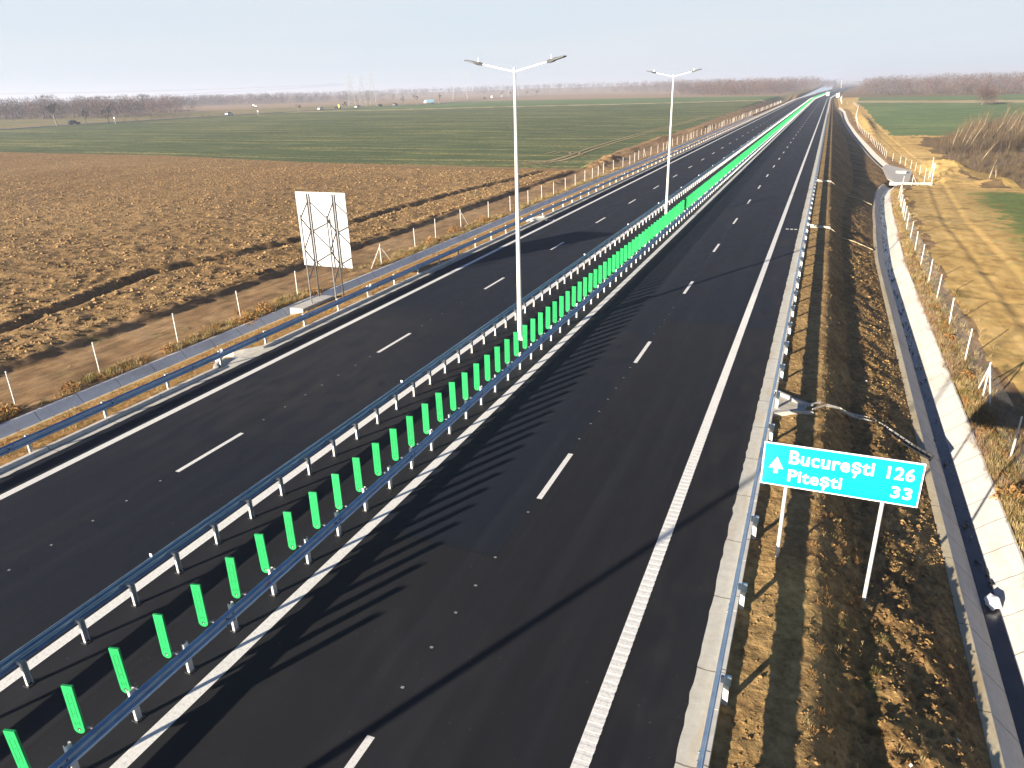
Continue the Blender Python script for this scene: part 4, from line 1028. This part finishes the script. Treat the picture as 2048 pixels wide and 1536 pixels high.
def wood(name, label, P, n, h, far, zf, mix, edge=None, cat='woods'):
    xs_ = [q[0] for q in P]; ys_ = [q[1] for q in P]; pl = []; tries = 0
    while len(pl) < n and tries < n * 40:
        tries += 1; x = rng.uniform(min(xs_), max(xs_)); y = rng.uniform(min(ys_), max(ys_))
        if not in_poly(x, y, P): continue
        if -40 < x - float(cx(y)) < 18: continue
        hh = h * .86 * rng.uniform(.72, 1.06) * (1 + .25 * float(fbm(np.array(x * .02), np.array(y * .02), 3)))
        m = int(rng.choice(3, p=mix)); 
        if float(fbm(np.array(x * .03 + 50), np.array(y * .03), 2)) > .12: m = 1
        pl.append((rng.integers(6) + (6 if far else 0), x, y, float(zf(x, y, False)), rng.uniform(0, 6.3), (hh * rng.uniform(.8, 1.15), hh * .95, hh), m))
    o = merge(name, CR, pl, [M['twig_grey'], M['twig_rust'], M['twig_brown']]); tag(o, label, cat, kind='stuff'); return o
wood('woods', 'bare brown wood behind the old road at far left', [(-338, 318), (-384, 306), (-432, 289), (-500, 262), (-640, 330), (-640, 520), (-442, 455), (-400, 380)], 620, 13.5, False, zL, [.55, .2, .25])
wood('woods', 'grey wood beyond the meadow left of the pylons', [(-700, 700), (-1000, 900), (-1000, 1040), (-690, 1010), (-560, 960), (-640, 900)], 560, 15, True, zL, [.7, .1, .2])
wood('woods', 'hazy far wood on the low ridge behind the pylons', [(-2600, 1700), (-900, 1350), (-500, 1700), (-300, 1850), (-300, 2500), (-1200, 2700), (-2600, 2500)], 1900, 17, True, zL, [.7, .1, .2])
wood('woods', 'reddish brown wood left of the motorway beyond the crop field', [(-160, 830), (-90, 700), (-45, 700), (-38, 780), (-30, 1100), (-170, 1100)], 520, 14, True, zL, [.25, .5, .25])
wood('woods', 'large reddish forest around the far bend of the motorway', [(-420, 1450), (-60, 1150), (-20, 1300), (30, 1620), (150, 1500), (900, 1300), (1300, 1500), (1200, 2200), (60, 2100), (-420, 2200)], 2300, 20, True, lambda x, y, r=False: float((zL if x < 0 else zR)(x, y, False)), [.3, .45, .25])
wood('woods', 'brown wood edge behind the right crop field', [(18, 760), (34, 665), (62, 638), (94, 622), (400, 560), (480, 760), (220, 900), (40, 1000)], 700, 15.5, True, zR, [.35, .3, .35])
# shrubs along the old road
for i, (x, y, s, lb) in enumerate([(-316, 276, 3, 'low reddish bush at the left end of the roadside bushes'), (-317, 284, 3.6, 'second reddish roadside bush from the left'), (-316, 292, 3.6, 'third reddish roadside bush from the left'), (-317, 300, 4.2, 'tallest reddish roadside bush before the wood'), (-318, 309, 3.6, 'reddish bush right of the tallest roadside bush'), (-316, 316, 3, 'low bush at the end of the continuous roadside bushes'), (-316, 327, 3, 'separate bush, left one of the pair on the meadow edge'), (-317, 333, 3.2, 'separate bush, right one of the pair on the meadow edge'), (-318, 345, 2.8, 'last small roadside bush before the silver car')]):
    V, F = CR[i % 6]; o = np_mesh('bush', V * [s * 1.5, s * 1.5, s] , F, M['twig_rust' if i < 5 else 'twig_brown']); o.location = (x, y, float(zL(x, y, False)) - .3 * s)
    tag(o, lb, 'bush', 'bushes along the old road')
# leaning saplings at the right edge
GS = 'leaning saplings in the right thicket'
sap = [(25.9, 193.5, 5.6, .16), (28.6, 209, 5.5, .3), (28.3, 198.5, 6.8, .3), (28.3, 194.6, 6.0, .36), (29.1, 193.7, 7.2, .42), (33.1, 216, 6.5, .2), (31.6, 198.7, 5.0, .35), (28.4, 171.6, 4.4, .6), (25.6, 144, 3.2, .2), (26.6, 144.2, 2.2, -.2), (41.2, 232.5, 8.0, .18), (41.3, 230.2, 7.5, .36), (39.4, 213.9, 7.4, .34), (39.6, 207.3, 7.6, .42), (47.7, 239.6, 6.5, .3), (34.2, 204, 6.5, .45), (36.8, 206, 6.2, .5), (30.5, 204, 6.2, .32), (44, 214, 7.4, .38), (46, 208, 7.2, .3), (35.5, 222, 7.4, .15), (42.5, 222, 8.2, .2)]
slb = ['leftmost upright sapling at the edge of the right thicket', 'thin sapling behind the leftmost one, leaning right', 'pale sapling with a straight stem, third from the left of the thicket', 'pale leaning sapling, fourth from the left of the thicket', 'long pale sapling leaning right over the thicket, fifth from the left', 'tall upright sapling rising above the left part of the thicket', 'short bent sapling in the low middle of the thicket', 'bent sapling standing alone in front of the thicket', 'small bare stem beside the yellow clay heap', 'smallest stem leaning left by the clay heap', 'tallest straight sapling in the middle of the thicket', 'leaning sapling crossing the tallest one', 'forked pale sapling right of the tallest one', 'strongly leaning pale sapling at right of the thicket', 'back sapling near the right frame edge', 'low slanting sapling in the dark middle of the thicket', 'most slanting sapling in the dark middle of the thicket', 'slim sapling just behind the long pale one', 'sapling leaning out at the right frame edge', 'rightmost front sapling of the thicket', 'upright sapling left of the tallest one', 'upright sapling right behind the tallest one']
for i, ((x, y, h, ln), lb) in enumerate(zip(sap, slb)):
    r = random.Random(200 + i); t = thing('sapling', lb, 'sapling', (x, y, float(zR(x, y, False))), group=GS)
    S = MB(); K = MB(); p = Vector((0, 0, -.2)); d = Vector((ln * .6, r.uniform(-.1, .1), 1)).normalized(); n = 7
    for k in range(n):
        q = p + d * h / n; S.tube(p, q, .12 * (1 - k / n * .7), .12 * (1 - (k + 1) / n * .7), 6, caps=False)
        for j in range(7 if k > 1 else 1):
            a = r.uniform(0, 6.3); bd = (d * .9 + Vector((math.cos(a) * .55, math.sin(a) * .55, r.uniform(-.1, .4)))).normalized(); st = p + (q - p) * r.random(); L = h * r.uniform(.10, .26)
            e = st + bd * L; K.tube(st, e, .014, .007, 3, caps=False)
            for m in range(3):
                bb = (bd + Vector((r.gauss(0, .35), r.gauss(0, .35), r.gauss(.1, .25)))).normalized(); K.tube(st + bd * L * r.uniform(.3, 1), st + bd * L + bb * L * r.uniform(.3, .7), .010, .005, 3, caps=False)
        d = (d + Vector((ln * .09, r.gauss(0, .05), r.gauss(0, .03)))).normalized(); p = q
    S.build('trunk', M['pale_bark'], t); K.build('crown', M['thicket'], t)
TB = [blades(60, .8, 1.6, .8, .012, 300 + i) for i in range(5)]
pl_ = []
PT1 = [(24.5, 190), (29, 188), (36, 194), (60, 215), (90, 260), (70, 275), (44, 250), (30, 225), (25.5, 205)]
PT2 = [(23.5, 166), (26, 146), (27.5, 128), (60, 128), (70, 200), (36, 194), (29, 186), (24, 188)]
while len(pl_) < 1500:
    x = rng.uniform(24, 90); y = rng.uniform(186, 275)
    if in_poly(x, y, PT1): pl_.append((rng.integers(5), x, y, float(zR(x, y, False)) - .1, rng.uniform(0, 6.3), rng.uniform(1.2, 2.8), int(rng.choice([0, 0, 1]))))
while len(pl_) < 2500:
    x = rng.uniform(23, 70); y = rng.uniform(128, 200)
    if in_poly(x, y, PT2): pl_.append((rng.integers(5), x, y, float(zR(x, y, False)) - .1, rng.uniform(0, 6.3), rng.uniform(.5, 1.2), int(rng.choice([0, 1]))))
while len(pl_) < 3100:
    x = rng.uniform(33, 95); y = rng.uniform(186, 285)
    if in_poly(x, y, PT1): pl_.append((rng.integers(5), x, y, float(zR(x, y, False)) - .1, rng.uniform(0, 6.3), (2.2, 2.2, rng.uniform(2.2, 4.6)), int(rng.choice([0, 0, 1]))))
o = merge('undergrowth', TB, pl_, [M['thicket'], M['twig_brown']]); tag(o, 'tangled brown undergrowth of the thicket at the right edge', 'undergrowth', kind='stuff')

# ------------------------------------------------------------------ old road, vehicles, pylons
rp = [(-300, 120), (-321.5, 217), (-326, 258), (-322, 300), (-317, 340), (-311, 402), (-309, 463), (-308, 581), (-345, 720), (-370, 800), (-409, 960), (-420, 1070), (-460, 1300)]
rpts = []
for (xa, ya), (xb, yb_) in zip(rp[:-1], rp[1:]):
    for k in range(8):
        f = k / 8; x, y = xa + (xb - xa) * f, ya + (yb_ - ya) * f; rpts.append((x - 3, y, float(zL(x - 3, y, False)) + .16))
mb = MB(); mb.sweep([(-4.2, -.5), (-3.6, 0), (3.6, 0), (4.2, -.5)], rpts); tag(mb.build('old_road', M['old_road']), kind='structure')
def wheelset(t, L, wb, wd, r=.33):
    for sx in (-1, 1):
        for sy in (-1, 1):
            mb = MB(); mb.tube((sx * wb / 2, sy * wd / 2 - .1, r), (sx * wb / 2, sy * wd / 2 + .1, r), r, n=14); mb.build('wheel', M['rubber'], t)
def car(label, x, y, col, heading, suv=0., s=1.15):
    t = thing('parked_car' if False else 'car', label, 'car', (x, y, float(zL(x, y, False)) + .18), heading, 'cars on the old road')
    b = [(-2.15, .35), (-2.2, .7), (-2.05, .95 + suv * .1), (-1.1, .98 + suv * .1), (.9, 1.0), (1.9, .86), (2.15, .68), (2.15, .35)]
    mb = MB(); mb.prism(b, -.86, .86); mb.build('body', M[col], t, bevel=.06)
    c = [(-1.9 - suv * .2, .96), (-1.5 - suv * .35, 1.42 + suv * .2), (.25, 1.45 + suv * .2), (1.05, .98)]
    mb = MB(); mb.prism(c, -.74, .74); mb.build('window', M['glass'], t, bevel=.04)
    c2 = [(-1.45 - suv * .35, 1.425 + suv * .2), (-1.40 - suv * .3, 1.49 + suv * .2), (.15, 1.50 + suv * .2), (.24, 1.455 + suv * .2)]
    mb = MB(); mb.prism(c2, -.72, .72); mb.build('roof', M[col], t)
    wheelset(t, 4.3, 2.6, 1.6); t.scale = (s,) * 3; return t
H = math.pi / 2
car('dark off-road car on the old road at far left', -324, 254.5, 'paint_navy', H - .25, 1.)
car('silver estate car on the old road below the meadow', -317, 348, 'paint_silver', H + .1, .4)
car('white car on the old road next to a yellow sign', -312, 428, 'paint_white', H, .2)
car('dark blue and white car just right of the yellow sign', -311, 446, 'paint_navy', H, .2)
car('white fronted car in front of the pylons', -311, 470, 'paint_silver', -H, .3)
car('small black car between the pylons and the blue truck', -311, 499, 'paint_black', -H, .1)
car('black van like car nearest the blue truck', -311, 522, 'paint_grey', H, 1.2)
car('tiny dark car ahead of the far cream truck', -392, 870, 'paint_black', H, .3)
def truck(label, x, y, cab, box, heading, L=8.2, s=1., name='truck', z=None, gp=None):
    t = thing(name, label, 'truck', (x, y, (float(zL(x, y, False)) + .18) if z is None else z), heading, gp)
    mb = MB(); mb.box((-L * .12, 0, 2.15), (L * .72, 2.4, 2.5)); mb.build('cargo_box', M[box], t, bevel=.05)
    mb = MB(); mb.prism([(L * .27, .6), (L * .27, 2.9), (L * .40, 2.95), (L * .47, 2.0), (L * .48, .6)], -1.15, 1.15); c = mb.build('cab', M[cab], t, bevel=.06)
    mb = MB(); mb.prism([(L * .40, 2.15), (L * .402, 2.75), (L * .425, 2.70), (L * .468, 2.05)], -1.0, 1.0); 
    mb.build('windscreen', M['glass'], c); mb = MB(); mb.box((0, 0, .75), (L * .9, .9, .25)); mb.build('chassis', M['grey_metal'], t)
    for fx in (-.38, -.25, .36):
        for sy in (-1, 1):
            mb = MB(); mb.tube((L * fx, sy * .95 - .15, .5), (L * fx, sy * .95 + .15, .5), .5, n=14); mb.build('wheel', M['rubber'], t)
    t.scale = (s,) * 3; return t
truck('white and blue box truck on the old road between bare trees', -316, 586, 'paint_white', 'paint_teal', -H - .9, 9)
truck('far cream truck on the old road left of the first lamp post', -398, 905, 'paint_white', 'paint_cream', -H + .4, 9)
truck('far grey and cream truck under the far bare trees', -405, 955, 'paint_grey', 'paint_cream', -H + .5, 9)
truck('white truck driving at the far bend of the motorway', -3.2, 690, 'paint_white', 'paint_white', -H, 7.5, z=.02)
truck('small white and cream truck parked beyond the right rail at the far bend', 4.2, 640, 'paint_white', 'paint_cream', -H, 7, z=-.45)
t = thing('tractor', 'tiny white tractor working on the meadow', 'tractor', (-480, 561, 1.95), .2); mb = MB(); mb.box((.8, 0, 1.3), (2.6, 1.1, .9)); mb.build('bonnet', M['paint_white'], t); mb = MB(); mb.box((-.9, 0, 2.1), (1.6, 1.5, 1.8)); mb.build('cab', M['paint_silver'], t)
for px, r_ in ((-1., .95), (1.6, .6)):
    for sy in (-1, 1): mb = MB(); mb.tube((px, sy * .9 - .2, r_), (px, sy * .9 + .2, r_), r_, n=14); mb.build('wheel', M['rubber'], t)
def rsign(label, x, y, mat, h=2.4, r_=.4, square=False):
    t = thing('road_sign', label, 'road sign', (x, y, float(zL(x, y, False)))); mb = MB(); mb.tube((0, 0, -.2), (0, 0, h), .06, n=6); mb.build('post', M['fence_post'], t)
    mb = MB()
    if square: mb.box((0, -.09, h + .3), (1.0, .05, 1.9))
    else: mb.tube((0, -.1, h), (0, -.06, h), r_, n=16)
    mb.build('panel', M[mat], t)
rsign('small round white road sign beside the forked tree', -309, 264, 'paint_white', 2.6); rsign('small white road sign right of the silver car', -298, 350, 'paint_white', 2.2); rsign('bright yellow upright sign on the old road', -306, 440, 'paint_yellow', 1.9, square=True)

def lattice(label, x, y, h, rz, s=1.):
    t = thing('pylon', label, 'pylon', (x, y, float(zL(x, y, False))), rz, 'lattice pylons behind the old road'); r_ = .075
    def half(z): return 2.2 * (1 - z / h) + .45
    mb = MB(); lv = np.linspace(0, h * .97, 11)
    for a in (-1, 1):
        for b in (-1, 1): mb.tube((a * half(0), b * half(0), 0), (a * .45, b * .45, h), r_, r_ * .7, 4)
    mb.build('leg', M['pylon'], t); mb = MB()
    for z0_, z1_ in zip(lv[:-1], lv[1:]):
        w0, w1 = half(z0_), half(z1_)
        for k in range(4):
            c = [(-1, -1), (1, -1), (1, 1), (-1, 1)]; a, b = c[k], c[(k + 1) % 4]
            mb.tube((a[0] * w0, a[1] * w0, z0_), (b[0] * w1, b[1] * w1, z1_), .045, n=3); mb.tube((b[0] * w0, b[1] * w0, z0_), (a[0] * w1, a[1] * w1, z1_), .045, n=3)
    mb.build('bracing', M['pylon'], t); mb = MB()
    for z, L in ((h * .70, 5.0), (h * .84, 3.6)):
        for s_ in (-1, 1):
            mb.tube((0, -.4, z), (s_ * L, 0, z + .1), .09, n=4); mb.tube((0, .4, z), (s_ * L, 0, z + .1), .09, n=4); mb.tube((0, 0, z + 1.3), (s_ * L, 0, z + .1), .08, n=4)
            mb.tube((s_ * L, 0, z), (s_ * L, 0, z - 1.3), .1, n=5)
    mb.build('arm', M['pylon'], t)
lattice('left lattice pylon of the three standing together', -345, 514, 25, .5); lattice('middle lattice pylon of the three standing together', -352, 540, 25, .5); lattice('right lattice pylon of the three standing together', -358, 565, 28, .5)
def vmast(label, x, y, h, sep, top, rz):
    t = thing('pylon', label, 'pylon', (x, y, float(zL(x, y, False))), rz, 'twin legged pylons in the haze')
    for s in (-1, 1):
        mb = MB(); mb.tube((s * sep / 2, 0, 0), (s * top / 2, 0, h), .30, .16, 5); mb.build('leg', M['pylon'], t)
    mb = MB(); mb.tube((-top / 2 - 7, 0, h), (top / 2 + 7, 0, h), .13, n=4); mb.tube((-top / 2, 0, h), (-top / 2 - 7, 0, h - 1.2), .1, n=4); mb.tube((top / 2, 0, h), (top / 2 + 7, 0, h - 1.2), .1, n=4)
    for q in (-top / 2 - 6, 0, top / 2 + 6): mb.tube((q, 0, h), (q, 0, h - 2.2), .12, n=4)
    mb.build('crossbeam', M['pylon'], t)
vmast('twin legged pylon left of the first lamp post', -430, 880, 31, 18.5, 11.5, .42); vmast('twin legged pylon just behind the first lamp post', -472, 1160, 30, 17, 10, .36); vmast('farther pale pylon right of the first lamp post', -560, 1560, 30, 17, 10, .34); vmast('faintest pylon on the tan field', -520, 1760, 30, 17, 10, .3)
# power lines
def line(label, a, b, sag):
    pts = [Vector(a).lerp(Vector(b), f) - Vector((0, 0, sag * 4 * f * (1 - f))) for f in np.linspace(0, 1, 18)]
    mb = MB(); mb.path(pts, .05, 3); tag(mb.build('power_line', M['wire']), label, 'power line', 'power lines from the lattice pylons')
line('thin power line crossing the sky above the left wood', (-560, 60, 24), (-347, 513, 19), 5)
line('second thin power line just below the other over the left wood', (-575, 60, 20), (-351, 513, 18), 6)

# ------------------------------------------------------------------ air, light, camera
hz = bpy.data.materials.new('haze_air'); hz.use_nodes = True; nt = hz.node_tree; nt.nodes.clear()
ou = nt.nodes.new('ShaderNodeOutputMaterial'); pv = nt.nodes.new('ShaderNodeVolumePrincipled'); nt.links.new(pv.outputs[0], ou.inputs['Volume'])
pv.inputs['Color'].default_value = (.70, .77, .95, 1); pv.inputs['Density'].default_value = .00034; pv.inputs['Anisotropy'].default_value = .18
mb = MB(); mb.box((0, 0, 22), (19000, 19000, 60)); o = mb.build('haze', hz); tag(o, kind='stuff'); o['label'] = 'thin morning haze over the plain'

AZ, EL = R(25.3), R(13.2)
w = bpy.data.worlds.new('World'); scene.world = w; w.use_nodes = True; nt = w.node_tree
bg = nt.nodes['Background']; sk = nt.nodes.new('ShaderNodeTexSky'); sk.sky_type = 'NISHITA'; sk.sun_disc = False
sk.sun_elevation = EL; sk.sun_rotation = math.pi + AZ; sk.air_density = 1.0; sk.dust_density = 1.0; sk.ozone_density = 2.0; sk.altitude = 200
bg.inputs['Strength'].default_value = .10
tc = nt.nodes.new('ShaderNodeTexCoord'); sx = nt.nodes.new('ShaderNodeSeparateXYZ'); nt.links.new(tc.outputs['Generated'], sx.inputs[0])
mr = nt.nodes.new('ShaderNodeMapRange'); mr.interpolation_type = 'SMOOTHSTEP'; nt.links.new(sx.outputs[2], mr.inputs[0])
mr.inputs[1].default_value = .145; mr.inputs[2].default_value = .25; mr.inputs[3].default_value = 1.; mr.inputs[4].default_value = .0
mp = nt.nodes.new('ShaderNodeMapping'); mp.inputs['Scale'].default_value = (1.2, 1.2, 14); nt.links.new(tc.outputs['Generated'], mp.inputs[0])
nz_ = nt.nodes.new('ShaderNodeTexNoise'); nt.links.new(mp.outputs[0], nz_.inputs['Vector']); nz_.inputs['Scale'].default_value = 1.6; nz_.inputs['Detail'].default_value = 5
cr = nt.nodes.new('ShaderNodeValToRGB'); nt.links.new(nz_.outputs['Fac'], cr.inputs[0])
cr.color_ramp.elements[0].position = .3; cr.color_ramp.elements[0].color = (2.00, 2.30, 2.56, 1); cr.color_ramp.elements[1].position = .72; cr.color_ramp.elements[1].color = (2.24, 2.38, 2.54, 1)
mx = nt.nodes.new('ShaderNodeMix'); mx.data_type = 'RGBA'; mx.blend_type = 'MIX'
nt.links.new(mr.outputs[0], mx.inputs[0]); dim = nt.nodes.new('ShaderNodeVectorMath'); dim.operation = 'MULTIPLY'; nt.links.new(sk.outputs[0], dim.inputs[0]); dim.inputs[1].default_value = (.145, .205, .31); nt.links.new(dim.outputs[0], mx.inputs[6]); nt.links.new(cr.outputs[0], mx.inputs[7])   # thin cirrus and mist low over the horizon
nt.links.new(mx.outputs[2], bg.inputs['Color'])
L = bpy.data.lights.new('sun', 'SUN'); L.energy = 5.0; L.angle = R(.55); L.color = (1., .88, .71)
so = bpy.data.objects.new('sun', L); COL.objects.link(so)
d = Vector((math.sin(AZ) * math.cos(EL), math.cos(AZ) * math.cos(EL), -math.sin(EL))); so.rotation_euler = d.to_track_quat('-Z', 'Y').to_euler()

f, pit, roll, head, hcam = 1453.01581, .384089533, -.0263435083, .398002752, 11.0643993
fw = Vector((-math.sin(head) * math.cos(pit), math.cos(head) * math.cos(pit), -math.sin(pit))); rt = Vector((math.cos(head), math.sin(head), 0)); up = rt.cross(fw)
r2 = math.cos(roll) * rt + math.sin(roll) * up; u2 = -math.sin(roll) * rt + math.cos(roll) * up
cam = bpy.data.cameras.new('camera'); co = bpy.data.objects.new('camera', cam); COL.objects.link(co); scene.camera = co
co.matrix_world = Matrix(((r2.x, u2.x, -fw.x, 0), (r2.y, u2.y, -fw.y, 0), (r2.z, u2.z, -fw.z, hcam), (0, 0, 0, 1)))
cam.sensor_fit = 'HORIZONTAL'; cam.sensor_width = 36; cam.lens = 36 * f / 2048; cam.clip_start = .1; cam.clip_end = 30000
vs = scene.view_settings; vs.view_transform = 'Standard'; vs.look = 'None'; vs.exposure = 1.8; vs.gamma = 1.0; vs.use_curve_mapping = False
scene.cycles.volume_bounces = 2; scene.cycles.max_bounces = 6; scene.cycles.volume_step_rate = 5
